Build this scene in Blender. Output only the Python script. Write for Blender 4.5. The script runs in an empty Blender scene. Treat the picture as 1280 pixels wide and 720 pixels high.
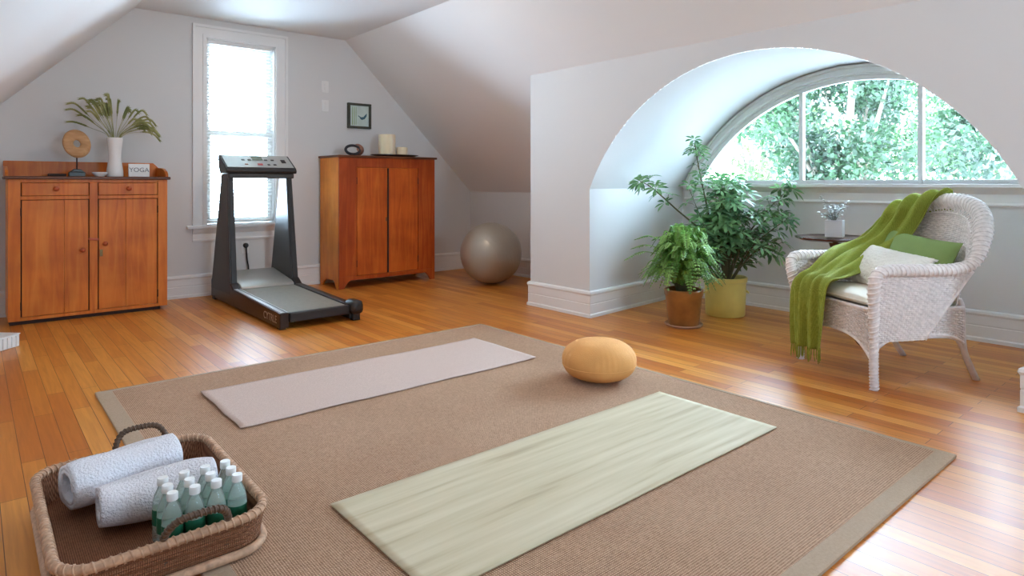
import bpy, math, random
from mathutils import Vector, Matrix
random.seed(7)
R = math.radians
COL = bpy.context.scene.collection
SC = bpy.context.scene

# ------------------------------------------------------------------ materials
def new_mat(name):
    m = bpy.data.materials.new(name); m.use_nodes = True
    nt = m.node_tree; b = nt.nodes['Principled BSDF']
    return m, nt, b

def srgb(r, g, b):
    f = lambda v: (v/255/12.92) if v/255 <= 0.04045 else ((v/255+0.055)/1.055)**2.4
    return (f(r), f(g), f(b), 1)

def N(nt, t, **kw):
    n = nt.nodes.new(t)
    for k, v in kw.items():
        if k.startswith('i_'): n.inputs[k[2:].replace('_', ' ')].default_value = v
        else: setattr(n, k, v)
    return n

def bump(nt, b, height_socket, strength=0.3, dist=0.01):
    n = N(nt, 'ShaderNodeBump', i_Strength=strength, i_Distance=dist)
    nt.links.new(height_socket, n.inputs['Height']); nt.links.new(n.outputs[0], b.inputs['Normal'])
    return n

def ramp(nt, stops):
    r = N(nt, 'ShaderNodeValToRGB')
    e = r.color_ramp.elements
    e[0].position, e[0].color = stops[0]; e[1].position, e[1].color = stops[-1]
    for p, c in stops[1:-1]:
        x = e.new(p); x.color = c
    return r

def coords(nt, scale=(1, 1, 1), rot=(0, 0, 0)):
    tc = N(nt, 'ShaderNodeTexCoord'); mp = N(nt, 'ShaderNodeMapping')
    mp.inputs['Scale'].default_value = scale; mp.inputs['Rotation'].default_value = rot
    nt.links.new(tc.outputs['Object'], mp.inputs[0])
    return mp.outputs[0]

def simple(name, col, rough=0.5, metal=0, noise=0.0, nscale=20, bmp=0.0, bscale=60, spec=0.5, coat=0, sss=None):
    m, nt, b = new_mat(name)
    b.inputs['Base Color'].default_value = col
    b.inputs['Roughness'].default_value = rough
    b.inputs['Metallic'].default_value = metal
    b.inputs['Specular IOR Level'].default_value = spec
    b.inputs['Coat Weight'].default_value = coat
    if noise > 0:
        v = coords(nt); t = N(nt, 'ShaderNodeTexNoise', i_Scale=nscale, i_Detail=4.0)
        nt.links.new(v, t.inputs[0])
        lo = tuple(c*(1-noise) for c in col[:3])+(1,); hi = tuple(min(1, c*(1+noise)) for c in col[:3])+(1,)
        r = ramp(nt, [(0.3, lo), (0.7, hi)]); nt.links.new(t.outputs[0], r.inputs[0])
        nt.links.new(r.outputs[0], b.inputs['Base Color'])
    if bmp > 0:
        v = coords(nt); t = N(nt, 'ShaderNodeTexNoise', i_Scale=bscale, i_Detail=3.0)
        nt.links.new(v, t.inputs[0]); bump(nt, b, t.outputs[0], bmp)
    return m

def wood(name, c1, c2, c3, rough=0.42, axis='z', scale=1.0, coat=0.04):
    m, nt, b = new_mat(name)
    sc = {'z': (9, 9, 0.8), 'x': (0.8, 9, 9), 'y': (9, 0.8, 9)}[axis]
    v = coords(nt, tuple(s*scale for s in sc))
    t = N(nt, 'ShaderNodeTexNoise', i_Scale=2.2, i_Detail=6.0, i_Distortion=1.2)
    nt.links.new(v, t.inputs[0])
    r = ramp(nt, [(0.22, c1), (0.5, c2), (0.78, c3)]); nt.links.new(t.outputs[0], r.inputs[0])
    v2 = coords(nt); t2 = N(nt, 'ShaderNodeTexNoise', i_Scale=3.5, i_Detail=3.0)
    nt.links.new(v2, t2.inputs[0])
    r2 = ramp(nt, [(0.35, (0.72, 0.66, 0.6, 1)), (0.62, (1, 1, 1, 1))]); nt.links.new(t2.outputs[0], r2.inputs[0])
    mx = N(nt, 'ShaderNodeMix', data_type='RGBA', blend_type='MULTIPLY'); mx.inputs[0].default_value = 0.8
    nt.links.new(r.outputs[0], mx.inputs[6]); nt.links.new(r2.outputs[0], mx.inputs[7])
    nt.links.new(mx.outputs[2], b.inputs['Base Color'])
    b.inputs['Roughness'].default_value = rough; b.inputs['Coat Weight'].default_value = coat
    b.inputs['Coat Roughness'].default_value = 0.25
    b.inputs['Specular IOR Level'].default_value = 0.3
    bump(nt, b, t.outputs[0], 0.08, 0.004)
    return m

def floor_mat():
    m, nt, b = new_mat('oak_strip_floor')
    v = coords(nt, (1, 1, 1), (0, 0, R(90)))
    bk = N(nt, 'ShaderNodeTexBrick'); bk.offset = 0.37; bk.offset_frequency = 2
    bk.inputs['Scale'].default_value = 1; bk.inputs['Brick Width'].default_value = 0.9
    bk.inputs['Row Height'].default_value = 0.072; bk.inputs['Mortar Size'].default_value = 0.0012
    bk.inputs['Mortar Smooth'].default_value = 0.2; bk.inputs['Bias'].default_value = 0
    bk.inputs['Color1'].default_value = (0, 0, 0, 1); bk.inputs['Color2'].default_value = (1, 1, 1, 1)
    bk.inputs['Mortar'].default_value = (0.0, 0, 0, 1)
    nt.links.new(v, bk.inputs[0])
    r = ramp(nt, [(0.0, srgb(186, 106, 38)), (0.35, srgb(202, 126, 50)), (0.7, srgb(210, 138, 58)), (1.0, srgb(220, 152, 72))])
    nt.links.new(bk.outputs['Color'], r.inputs[0])
    v2 = coords(nt, (26, 1.3, 26)); t = N(nt, 'ShaderNodeTexNoise', i_Scale=2.0, i_Detail=7.0, i_Distortion=0.8)
    nt.links.new(v2, t.inputs[0])
    g = ramp(nt, [(0.3, (0.80, 0.74, 0.68, 1)), (0.65, (1.06, 1.05, 1.03, 1))]); nt.links.new(t.outputs[0], g.inputs[0])
    mx = N(nt, 'ShaderNodeMix', data_type='RGBA', blend_type='MULTIPLY'); mx.inputs[0].default_value = 0.85
    nt.links.new(r.outputs[0], mx.inputs[6]); nt.links.new(g.outputs[0], mx.inputs[7])
    mo = N(nt, 'ShaderNodeMix', data_type='RGBA'); nt.links.new(bk.outputs['Fac'], mo.inputs[0])
    nt.links.new(mx.outputs[2], mo.inputs[6]); mo.inputs[7].default_value = srgb(90, 50, 22)
    nt.links.new(mo.outputs[2], b.inputs['Base Color'])
    b.inputs['Roughness'].default_value = 0.36; b.inputs['Coat Weight'].default_value = 0.14; b.inputs['Specular IOR Level'].default_value = 0.3
    b.inputs['Coat Roughness'].default_value = 0.33
    v3 = coords(nt, (3, 1, 1)); t3 = N(nt, 'ShaderNodeTexNoise', i_Scale=9.0, i_Detail=2.0); nt.links.new(v3, t3.inputs[0])
    bump(nt, b, t3.outputs[0], 0.06, 0.01)
    return m

def weave_mat(name, ca, cb, fx=150, fy=110, bmp=0.6, rough=0.9, blotch=None):
    m, nt, b = new_mat(name)
    v = coords(nt)
    w1 = N(nt, 'ShaderNodeTexWave', wave_type='BANDS', bands_direction='X', i_Scale=fx/6.283*1.0, i_Distortion=0.6)
    w2 = N(nt, 'ShaderNodeTexWave', wave_type='BANDS', bands_direction='Y', i_Scale=fy/6.283*1.0, i_Distortion=0.6)
    nt.links.new(v, w1.inputs[0]); nt.links.new(v, w2.inputs[0])
    mu = N(nt, 'ShaderNodeMath', operation='MULTIPLY')
    nt.links.new(w1.outputs['Fac'], mu.inputs[0]); nt.links.new(w2.outputs['Fac'], mu.inputs[1])
    t = N(nt, 'ShaderNodeTexNoise', i_Scale=120.0, i_Detail=3.0); nt.links.new(v, t.inputs[0])
    ad = N(nt, 'ShaderNodeMath', operation='MULTIPLY_ADD'); ad.inputs[1].default_value = 0.75
    nt.links.new(mu.outputs[0], ad.inputs[0])
    s = N(nt, 'ShaderNodeMath', operation='MULTIPLY'); s.inputs[1].default_value = 0.55; nt.links.new(t.outputs[0], s.inputs[0])
    nt.links.new(s.outputs[0], ad.inputs[2])
    r = ramp(nt, [(0.12, ca), (0.85, cb)]); nt.links.new(ad.outputs[0], r.inputs[0])
    out = r.outputs[0]
    if blotch:
        tb = N(nt, 'ShaderNodeTexNoise', i_Scale=1.6, i_Detail=2.0); nt.links.new(v, tb.inputs[0])
        rb = ramp(nt, [(0.35, blotch), (0.6, (1, 1, 1, 1))]); nt.links.new(tb.outputs[0], rb.inputs[0])
        mx = N(nt, 'ShaderNodeMix', data_type='RGBA', blend_type='MULTIPLY'); mx.inputs[0].default_value = 1
        nt.links.new(out, mx.inputs[6]); nt.links.new(rb.outputs[0], mx.inputs[7]); out = mx.outputs[2]
    nt.links.new(out, b.inputs['Base Color'])
    b.inputs['Roughness'].default_value = rough; b.inputs['Specular IOR Level'].default_value = 0.2
    bump(nt, b, ad.outputs[0], bmp, 0.003)
    return m

def streak_mat():
    m, nt, b = new_mat('streaked_green_mat')
    v = coords(nt, (0.9, 16, 1)); t = N(nt, 'ShaderNodeTexNoise', i_Scale=1.6, i_Detail=5.0, i_Distortion=0.3)
    nt.links.new(v, t.inputs[0])
    r = ramp(nt, [(0.28, srgb(180, 166, 136)), (0.42, srgb(200, 189, 158)), (0.6, srgb(210, 200, 172)), (0.8, srgb(218, 209, 184))])
    nt.links.new(t.outputs[0], r.inputs[0]); nt.links.new(r.outputs[0], b.inputs['Base Color'])
    b.inputs['Roughness'].default_value = 0.7; b.inputs['Specular IOR Level'].default_value = 0.3
    return m

def leaf_mat(name, ca, cb, rough=0.45, trans=0.35, scale=9):
    m, nt, b = new_mat(name)
    v = coords(nt); t = N(nt, 'ShaderNodeTexNoise', i_Scale=scale, i_Detail=3.0); nt.links.new(v, t.inputs[0])
    r = ramp(nt, [(0.35, ca), (0.65, cb)]); nt.links.new(t.outputs[0], r.inputs[0])
    nt.links.new(r.outputs[0], b.inputs['Base Color']); b.inputs['Roughness'].default_value = rough
    tr = N(nt, 'ShaderNodeBsdfTranslucent'); nt.links.new(r.outputs[0], tr.inputs[0])
    mx = N(nt, 'ShaderNodeMixShader'); mx.inputs[0].default_value = trans
    nt.links.new(b.outputs[0], mx.inputs[1]); nt.links.new(tr.outputs[0], mx.inputs[2])
    nt.links.new(mx.outputs[0], nt.nodes['Material Output'].inputs[0])
    return m

def glass_mat(name, tint=(0.97, 0.99, 1, 1), rough=0.02):
    m = bpy.data.materials.new(name); m.use_nodes = True; nt = m.node_tree
    nt.nodes.remove(nt.nodes['Principled BSDF'])
    t = N(nt, 'ShaderNodeBsdfTransparent'); t.inputs[0].default_value = tint
    g = N(nt, 'ShaderNodeBsdfGlossy'); g.inputs['Roughness'].default_value = rough
    fr = N(nt, 'ShaderNodeFresnel'); fr.inputs[0].default_value = 1.45
    mx = N(nt, 'ShaderNodeMixShader')
    nt.links.new(fr.outputs[0], mx.inputs[0]); nt.links.new(t.outputs[0], mx.inputs[1]); nt.links.new(g.outputs[0], mx.inputs[2])
    nt.links.new(mx.outputs[0], nt.nodes['Material Output'].inputs[0])
    return m

M = {}
M['wall'] = simple('painted_plaster_wall', (0.70, 0.70, 0.695, 1), 0.62, bmp=0.03, bscale=8, spec=0.3)
M['ceiling'] = simple('painted_ceiling', (0.83, 0.825, 0.82, 1), 0.6, bmp=0.03, bscale=6, spec=0.3)
M['trim'] = simple('white_trim_paint', (0.82, 0.82, 0.81, 1), 0.35)
M['floor'] = floor_mat()
M['glass'] = glass_mat('window_glass')
M['pine'] = wood('honey_pine', srgb(186, 92, 24), srgb(208, 114, 34), srgb(218, 132, 50))
M['pine_lit'] = wood('honey_pine_lit_side', srgb(208, 108, 26), srgb(228, 136, 42), srgb(236, 156, 64))  # lighter pine: window light on the cabinet sides put into the colour
M['doorpine'] = wood('amber_pine', srgb(174, 74, 20), srgb(200, 94, 28), srgb(214, 116, 42))
M['cherry'] = wood('red_pine', srgb(152, 58, 16), srgb(174, 74, 22), srgb(194, 98, 34))
M['darkwood'] = wood('worn_dark_wood', srgb(74, 42, 24), srgb(104, 60, 34), srgb(128, 76, 44), axis='x')
M['gap'] = simple('dark_parts_and_gap_shade', srgb(48, 24, 12), 0.7)  # dark small parts; also paints the shade in door and base gaps
M['knobwood'] = simple('knob_wood', srgb(168, 76, 34), 0.35, noise=0.2)
M['brass'] = simple('aged_brass', srgb(120, 96, 60), 0.4, metal=0.8)
M['rug'] = weave_mat('sisal_weave', srgb(128, 96, 72), srgb(222, 186, 156), 280, 250, 0.8, blotch=(0.93, 0.91, 0.90, 1))
M['rugband'] = weave_mat('rug_band_cloth', srgb(160, 138, 116), srgb(194, 172, 148), 900, 900, 0.3)
M['rugedge'] = simple('rug_backing', srgb(96, 66, 48), 0.9)
M['pinkmat'] = weave_mat('pinkish_woven_mat', srgb(184, 162, 150), srgb(224, 204, 194), 700, 500, 0.3)
M['greenmat'] = streak_mat()
M['matedge'] = simple('mat_edge', srgb(120, 104, 92), 0.9)
M['pouf'] = simple('mustard_cloth', srgb(224, 164, 98), 0.8, noise=0.06, nscale=8, bmp=0.15, bscale=260, spec=0.3)
M['ball'] = simple('pewter_vinyl', srgb(172, 164, 150), 0.3, metal=0.25, noise=0.04, nscale=3)
M['black'] = simple('black_plastic', srgb(34, 32, 32), 0.42, bmp=0.05, bscale=200)
M['charcoal'] = simple('charcoal_metal', srgb(60, 58, 56), 0.45, metal=0.1)
M['darkbrown'] = simple('black_brown_enamel', srgb(40, 26, 20), 0.35)
M['belt'] = simple('grey_belt', srgb(138, 136, 126), 0.6, noise=0.06, nscale=30, bmp=0.1, bscale=300)
M['silver'] = simple('silver_panel', srgb(196, 198, 196), 0.3, metal=0.55)
M['hood'] = simple('silver_hood', srgb(168, 164, 158), 0.28, metal=0.4)
M['lcd'] = simple('display_green_grey', srgb(110, 124, 106), 0.2)
M['red'] = simple('red_button', srgb(190, 60, 60), 0.4)
M['white'] = simple('white_plastic', srgb(232, 232, 230), 0.4)
M['ceramic'] = simple('white_ceramic', srgb(232, 230, 228), 0.22, coat=0.3)
M['bluewhite'] = simple('white_glazed_pot', srgb(226, 226, 230), 0.3)
M['candle'] = simple('ivory_wax', srgb(240, 226, 196), 0.55)
M['candle'].node_tree.nodes['Principled BSDF'].inputs['Subsurface Weight'].default_value = 0.3
M['candle'].node_tree.nodes['Principled BSDF'].inputs['Subsurface Radius'].default_value = (0.03, 0.02, 0.01)
M['tray'] = simple('dark_lacquered_tray', srgb(78, 48, 34), 0.3)
M['discwood'] = wood('turned_pale_wood', srgb(168, 122, 80), srgb(196, 150, 104), srgb(214, 172, 128), axis='x', scale=1.5)
M['stone'] = simple('dark_green_stone', srgb(42, 46, 40), 0.35)
M['darkorn'] = simple('dark_pewter', srgb(58, 56, 60), 0.3, metal=0.4, noise=0.3, nscale=40)
M['copper'] = simple('copper_brown', srgb(150, 104, 84), 0.35, metal=0.3, noise=0.25, nscale=50)
M['frame'] = simple('dark_olive_frame', srgb(62, 64, 52), 0.5, noise=0.3, nscale=60)
M['ink'] = simple('grey_ink', srgb(120, 120, 124), 0.7)
M['blueink'] = simple('blue_grey_paint', srgb(58, 96, 112), 0.7)
M['terracotta'] = simple('brown_glazed_clay', srgb(150, 98, 48), 0.3, noise=0.25, nscale=9, coat=0.4)
M['saucer'] = simple('clay_saucer', srgb(176, 138, 112), 0.5)
M['yellowpot'] = simple('pale_yellow_enamel', srgb(226, 214, 124), 0.4, noise=0.05, nscale=10)
M['soil'] = simple('potting_soil', srgb(48, 36, 26), 0.95, noise=0.4, nscale=80)
M['fern'] = leaf_mat('fern_leaf', srgb(84, 138, 54), srgb(158, 202, 108))
M['umbrella'] = leaf_mat('umbrella_plant_leaf', srgb(66, 116, 74), srgb(140, 184, 124), rough=0.5, trans=0.25)
M['stem'] = simple('brown_green_stem', srgb(92, 92, 62), 0.7)
M['grass'] = leaf_mat('dried_grass', srgb(120, 128, 72), srgb(184, 182, 124), rough=0.7, trans=0.2)
M['sprig'] = leaf_mat('grey_sprig', srgb(86, 104, 96), srgb(140, 152, 146), trans=0.2)
M['tablewood'] = simple('dark_walnut', srgb(78, 42, 30), 0.2, coat=0.5, noise=0.2, nscale=12)
M['wicker'] = simple('white_painted_wicker', srgb(238, 230, 226), 0.5, noise=0.12, nscale=45)
M['wickerleg'] = simple('white_painted_cane', srgb(222, 214, 212), 0.45, noise=0.1, nscale=30)
M['cushion'] = simple('cream_cushion_cloth', srgb(236, 228, 212), 0.85, bmp=0.2, bscale=200)
M['whitefluff'] = simple('ivory_fluffy_cloth', srgb(244, 240, 230), 0.95, bmp=0.9, bscale=55)
M['greencush'] = simple('green_cotton', srgb(130, 154, 88), 0.8, noise=0.08, nscale=6, bmp=0.15, bscale=220)
M['throw'] = weave_mat('olive_wool_throw', srgb(112, 122, 38), srgb(164, 172, 76), 700, 700, 0.35)
M['towel'] = simple('white_terry', srgb(232, 232, 238), 0.95, bmp=0.8, bscale=140)
M['basket'] = weave_mat('brown_wicker_basket', srgb(92, 54, 34), srgb(176, 124, 92), 380, 380, 0.9, rough=0.6)
M['basketrim'] = simple('pale_wicker_rim', srgb(190, 152, 122), 0.55, noise=0.25, nscale=60)
M['bhandle'] = simple('dark_cane_handle', srgb(90, 66, 48), 0.5, noise=0.3, nscale=60)
M['bottle'] = simple('clear_bottle', (0.82, 0.93, 0.89, 1), 0.08)
_b = M['bottle'].node_tree.nodes['Principled BSDF']; _b.inputs['Transmission Weight'].default_value = 0.75; _b.inputs['IOR'].default_value = 1.2
M['greenlabel'] = simple('green_bottle_label', srgb(24, 96, 68), 0.4)
M['bark'] = simple('tree_bark', srgb(92, 84, 72), 0.9, noise=0.3, nscale=6)
M['ground'] = simple('pale_bounce_ground', srgb(186, 190, 192), 0.95, noise=0.1, nscale=1)  # unseen ground, kept pale to bounce light up into the dormer vault
M['cord'] = simple('black_cord', srgb(30, 30, 30), 0.5)
M['shoji'] = simple('blind_slat', srgb(244, 244, 240), 0.5)

def blind_mat():
    m, nt, b = new_mat('white_blind_slat')
    b.inputs['Base Color'].default_value = (0.85, 0.85, 0.83, 1)
    tr = N(nt, 'ShaderNodeBsdfTranslucent'); tr.inputs[0].default_value = (0.9, 0.9, 0.86, 1)
    mx = N(nt, 'ShaderNodeMixShader'); mx.inputs[0].default_value = 0.5
    nt.links.new(b.outputs[0], mx.inputs[1]); nt.links.new(tr.outputs[0], mx.inputs[2])
    nt.links.new(mx.outputs[0], nt.nodes['Material Output'].inputs[0])
    return m
M['blind'] = blind_mat()
M['treeA'] = leaf_mat('maple_leaf_green', srgb(24, 46, 24), srgb(54, 82, 40), trans=0.45, scale=1.2)
M['treeB'] = leaf_mat('deep_leaf_green', srgb(16, 36, 20), srgb(38, 66, 36), trans=0.45, scale=1.2)
M['treeC'] = leaf_mat('yellow_leaf_green', srgb(44, 62, 28), srgb(80, 98, 50), trans=0.5, scale=1.2)

# ------------------------------------------------------------------ mesh builder
class MB:
    def __init__(s): s.v = []; s.f = []; s.mi = []; s.cur = 0
    def add(s, vs, fs):
        o = len(s.v); s.v += [tuple(p) for p in vs]
        for f in fs: s.f.append(tuple(i+o for i in f)); s.mi.append(s.cur)
    def box(s, x0, x1, y0, y1, z0, z1):
        vs = [(x0, y0, z0), (x1, y0, z0), (x1, y1, z0), (x0, y1, z0), (x0, y0, z1), (x1, y0, z1), (x1, y1, z1), (x0, y1, z1)]
        s.add(vs, [(0, 3, 2, 1), (4, 5, 6, 7), (0, 1, 5, 4), (1, 2, 6, 5), (2, 3, 7, 6), (3, 0, 4, 7)]); return s
    def obox(s, mat, hx, hy, hz):
        vs = [mat @ Vector(p) for p in [(-hx, -hy, -hz), (hx, -hy, -hz), (hx, hy, -hz), (-hx, hy, -hz), (-hx, -hy, hz), (hx, -hy, hz), (hx, hy, hz), (-hx, hy, hz)]]
        s.add(vs, [(0, 3, 2, 1), (4, 5, 6, 7), (0, 1, 5, 4), (1, 2, 6, 5), (2, 3, 7, 6), (3, 0, 4, 7)]); return s
    def prism(s, poly, axis, a, b):
        # poly: 2-D points; axis the extrusion axis
        def P(p, t):
            if axis == 'x': return (t, p[0], p[1])
            if axis == 'y': return (p[0], t, p[1])
            return (p[0], p[1], t)
        n = len(poly); vs = [P(p, a) for p in poly]+[P(p, b) for p in poly]
        fs = [tuple(range(n))[::-1], tuple(range(n, 2*n))]+[(i, (i+1) % n, n+(i+1) % n, n+i) for i in range(n)]
        s.add(vs, fs); return s
    def tube(s, pts, rad, n=8, cap=True, close=False):
        pts = [Vector(p) for p in pts]; k = len(pts)
        if not hasattr(rad, '__len__'): rad = [rad]*k
        up = None; rings = []
        for i, p in enumerate(pts):
            if close: d = pts[(i+1) % k]-pts[i-1]
            else: d = pts[min(i+1, k-1)]-pts[max(i-1, 0)]
            if d.length < 1e-9: d = Vector((0, 0, 1))
            d.normalize()
            if up is None:
                up = Vector((0, 0, 1)) if abs(d.z) < 0.9 else Vector((1, 0, 0))
            up = (up-d*up.dot(d))
            if up.length < 1e-6: up = d.orthogonal()
            up.normalize(); w = d.cross(up)
            rings.append([p+(up*math.cos(2*math.pi*j/n)+w*math.sin(2*math.pi*j/n))*rad[i] for j in range(n)])
        vs = [q for r in rings for q in r]; fs = []
        for i in range(k if close else k-1):
            a = i*n; b = ((i+1) % k)*n
            for j in range(n): fs.append((a+j, b+j, b+(j+1) % n, a+(j+1) % n))
        if cap and not close:
            fs.append(tuple(range(n))); fs.append(tuple(range((k-1)*n, k*n))[::-1])
        s.add(vs, fs); return s
    def lathe(s, prof, n=32, c=(0, 0, 0), mat=None, lump=None):
        vs = []; fs = []; k = len(prof)
        for (r, z) in prof:
            for j in range(n):
                a = 2*math.pi*j/n; rr = r*(lump(a, z) if lump else 1)
                p = Vector((rr*math.cos(a), rr*math.sin(a), z))
                if mat: p = mat @ p
                vs.append((p[0]+c[0], p[1]+c[1], p[2]+c[2]))
        for i in range(k-1):
            for j in range(n): fs.append((i*n+j, i*n+(j+1) % n, (i+1)*n+(j+1) % n, (i+1)*n+j))
        if prof[0][0] > 1e-5: fs.append(tuple(range(n))[::-1])
        if prof[-1][0] > 1e-5: fs.append(tuple(range((k-1)*n, k*n)))
        s.add(vs, fs); return s
    def grid(s, S, nu, nv):
        vs = [S(i/nu, j/nv) for j in range(nv+1) for i in range(nu+1)]
        fs = [(j*(nu+1)+i, j*(nu+1)+i+1, (j+1)*(nu+1)+i+1, (j+1)*(nu+1)+i) for j in range(nv) for i in range(nu)]
        s.add(vs, fs); return s
    def build(s, name, mats, parent=None, loc=None, rotz=0, smooth=35, bevel=0, solid=0, subd=0):
        me = bpy.data.meshes.new(name); me.from_pydata(s.v, [], s.f); me.update()
        if not isinstance(mats, (list, tuple)): mats = [mats]
        for m in mats: me.materials.append(m)
        if len(mats) > 1: me.polygons.foreach_set('material_index', s.mi)
        if smooth:
            me.polygons.foreach_set('use_smooth', [True]*len(me.polygons))
            if smooth < 180: me.set_sharp_from_angle(angle=R(smooth))
        o = bpy.data.objects.new(name, me); COL.objects.link(o)
        if parent: o.parent = parent
        if loc: o.location = loc
        o.rotation_euler.z = rotz
        if solid:
            q = o.modifiers.new('s', 'SOLIDIFY'); q.thickness = solid; q.offset = 0
        if bevel:
            q = o.modifiers.new('b', 'BEVEL'); q.width = bevel; q.segments = 2; q.limit_method = 'ANGLE'; q.angle_limit = R(40)
        if subd:
            q = o.modifiers.new('d', 'SUBSURF'); q.levels = subd; q.render_levels = subd
        return o

def tag(o, label=None, cat=None, group=None, kind=None):
    if label: o['label'] = label
    if cat: o['category'] = cat
    if group: o['group'] = group
    if kind: o['kind'] = kind
    return o
def thing(name, label, cat, loc=(0, 0, 0), rotz=0, group=None):
    o = bpy.data.objects.new(name, None); COL.objects.link(o); o.location = loc; o.rotation_euler.z = rotz
    o.empty_display_size = 0.1
    return tag(o, label, cat, group)
def struct(mb, name, mat, parent=None, **kw):
    o = mb.build(name, mat, parent, **kw)
    if not parent: o['kind'] = 'structure'
    return o
def catmull(P, n):
    P = [Vector(p) for p in P]; Q = [2*P[0]-P[1]]+P+[2*P[-1]-P[-2]]; out = []
    k = len(P)-1
    for i in range(n+1):
        t = i/n*k; j = min(int(t), k-1); t -= j
        a, b, c, d = Q[j], Q[j+1], Q[j+2], Q[j+3]
        out.append(0.5*((2*b)+(c-a)*t+(2*a-5*b+4*c-d)*t*t+(3*b-a-3*c+d)*t**3))
    return out
def text_mesh(name, body, size, mat, parent, matrix, extrude=0.0006, space=1.0):
    cu = bpy.data.curves.new(name, 'FONT'); cu.body = body; cu.size = size; cu.extrude = extrude
    cu.align_x = 'CENTER'; cu.align_y = 'CENTER'; cu.space_character = space
    tmp = bpy.data.objects.new(name+'_t', cu); COL.objects.link(tmp)
    dg = bpy.context.evaluated_depsgraph_get(); me = bpy.data.meshes.new_from_object(tmp.evaluated_get(dg))
    COL.objects.unlink(tmp); bpy.data.objects.remove(tmp)
    me.materials.clear(); me.materials.append(mat)
    me.transform(matrix)
    o = bpy.data.objects.new(name, me); COL.objects.link(o); o.parent = parent
    return o

# ------------------------------------------------------------------ room dimensions (metres)
XL, XR = -0.55, 4.77          # knee walls
YB, YF = 6.45, -2.40          # gable with window, gable behind the viewer
ZC, ZK = 2.60, 0.95           # flat ceiling, knee height
XSR, XSL = 3.09, 1.10         # where slopes meet the flat ceiling
XA = 3.71                     # arch wall face
ZA = ZC-(XA-XSR)*(ZC-ZK)/(XR-XSR)
YP, YA0, YA1, YQ = 4.14, 2.085+math.sqrt(1.498**2-0.628**2), 2.085-math.sqrt(1.498**2-0.628**2), 0.03   # pier outer side, arch opening, far pier side
XW = 5.15                     # dormer window wall
AC = (2.085, 0.382); AR = 1.498; ZS = 1.01      # arch in the wall
BC = (2.05, 0.253); BR = 1.715; OR = 1.64       # vault end, glazed opening
ZSILL = 1.05

b = MB(); b.box(XL-0.1, XW+0.1, YF-0.1, YB+0.1, -0.12, 0); struct(b, 'floor', M['floor'], smooth=0)

# flat ceiling and slopes, built as slabs with thickness outwards
b = MB(); b.box(XSL-0.0, XSR+0.0, YF, YB, ZC, ZC+0.12); struct(b, 'ceiling', M['ceiling'], smooth=0)
def slope(x0, z0, x1, z1, y0, y1):
    d = Vector((x1-x0, 0, z1-z0)).normalized(); n = Vector((-d.z, 0, d.x))
    if n.z < 0: n = -n
    n *= 0.12
    b.prism([(x0, z0), (x1, z1), (x1+n.x, z1+n.z), (x0+n.x, z0+n.z)], 'y', y0, y1)
b = MB()
slope(XSR, ZC, XA, ZA, YF, YB)
slope(XA, ZA, XR, ZK, YP, YB); slope(XA, ZA, XR, ZK, YF, YQ)
struct(b, 'ceiling', M['ceiling'], smooth=0)
b = MB(); slope(XSL, ZC, XL, ZK, YF, YB)
struct(b, 'ceiling', M['ceiling'], smooth=0)
# knee walls
b = MB(); b.box(XR, XR+0.1, YP, YB, 0, ZK+0.04); b.box(XR, XR+0.1, YF, YQ, 0, ZK+0.04); struct(b, 'wall_right', M['wall'], smooth=0)
b = MB(); b.box(XL-0.1, XL, YF, YB, 0, ZK+0.04); struct(b, 'wall_left', M['wall'], smooth=0)

# gable wall with a rectangular opening
def gable(y0, y1, ox0, ox1, oz0, oz1, name):
    def top(x):
        if x < XSL: return ZK+(x-XL)*(ZC-ZK)/(XSL-XL)
        if x > XSR: return ZC-(x-XSR)*(ZC-ZK)/(XR-XSR)
        return ZC
    xs = sorted({XL, XSL, ox0, ox1, XSR, XR}); b = MB()
    for a, c in zip(xs, xs[1:]):
        if a >= ox0 and c <= ox1:
            b.prism([(a, 0), (c, 0), (c, oz0), (a, oz0)], 'y', y0, y1)
            b.prism([(a, oz1), (c, oz1), (c, top(c)), (a, top(a))], 'y', y0, y1)
        else: b.prism([(a, 0), (c, 0), (c, top(c)), (a, top(a))], 'y', y0, y1)
    return struct(b, name, M['wall'], smooth=0)
WX0, WX1, WZ0, WZ1 = 1.685, 2.335, 0.66, 2.42
gable(YB, YB+0.14, WX0, WX1, WZ0, WZ1, 'wall_back')
gable(YF-0.14, YF, 1.45, 2.55, 1.0, 1.95, 'wall_front')

# arch wall
def arc_z(y, C, Rr): return C[1]+math.sqrt(max(0, Rr*Rr-(y-C[0])**2))
b = MB(); n = 72
TH = 0.02
for i in range(n):
    a = YA1+(YA0-YA1)*i/n; c = YA1+(YA0-YA1)*(i+1)/n
    za, zc = arc_z(a, AC, AR), arc_z(c, AC, AR)
    b.add([(XA, a, za), (XA, c, zc), (XA, c, ZA), (XA, a, ZA)], [(3, 2, 1, 0)])
for (a, c) in ((YA0, YP), (YQ, YA1)):
    b.add([(XA, a, 0), (XA, c, 0), (XA, c, ZA), (XA, a, ZA)], [(3, 2, 1, 0)])
for y in (YP, YQ):
    b.add([(XA, y, 0), (XR, y, 0), (XR, y, ZK), (XA, y, ZA)], [(0, 1, 2, 3)])
struct(b, 'wall_arch', M['wall'], smooth=0)

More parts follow.
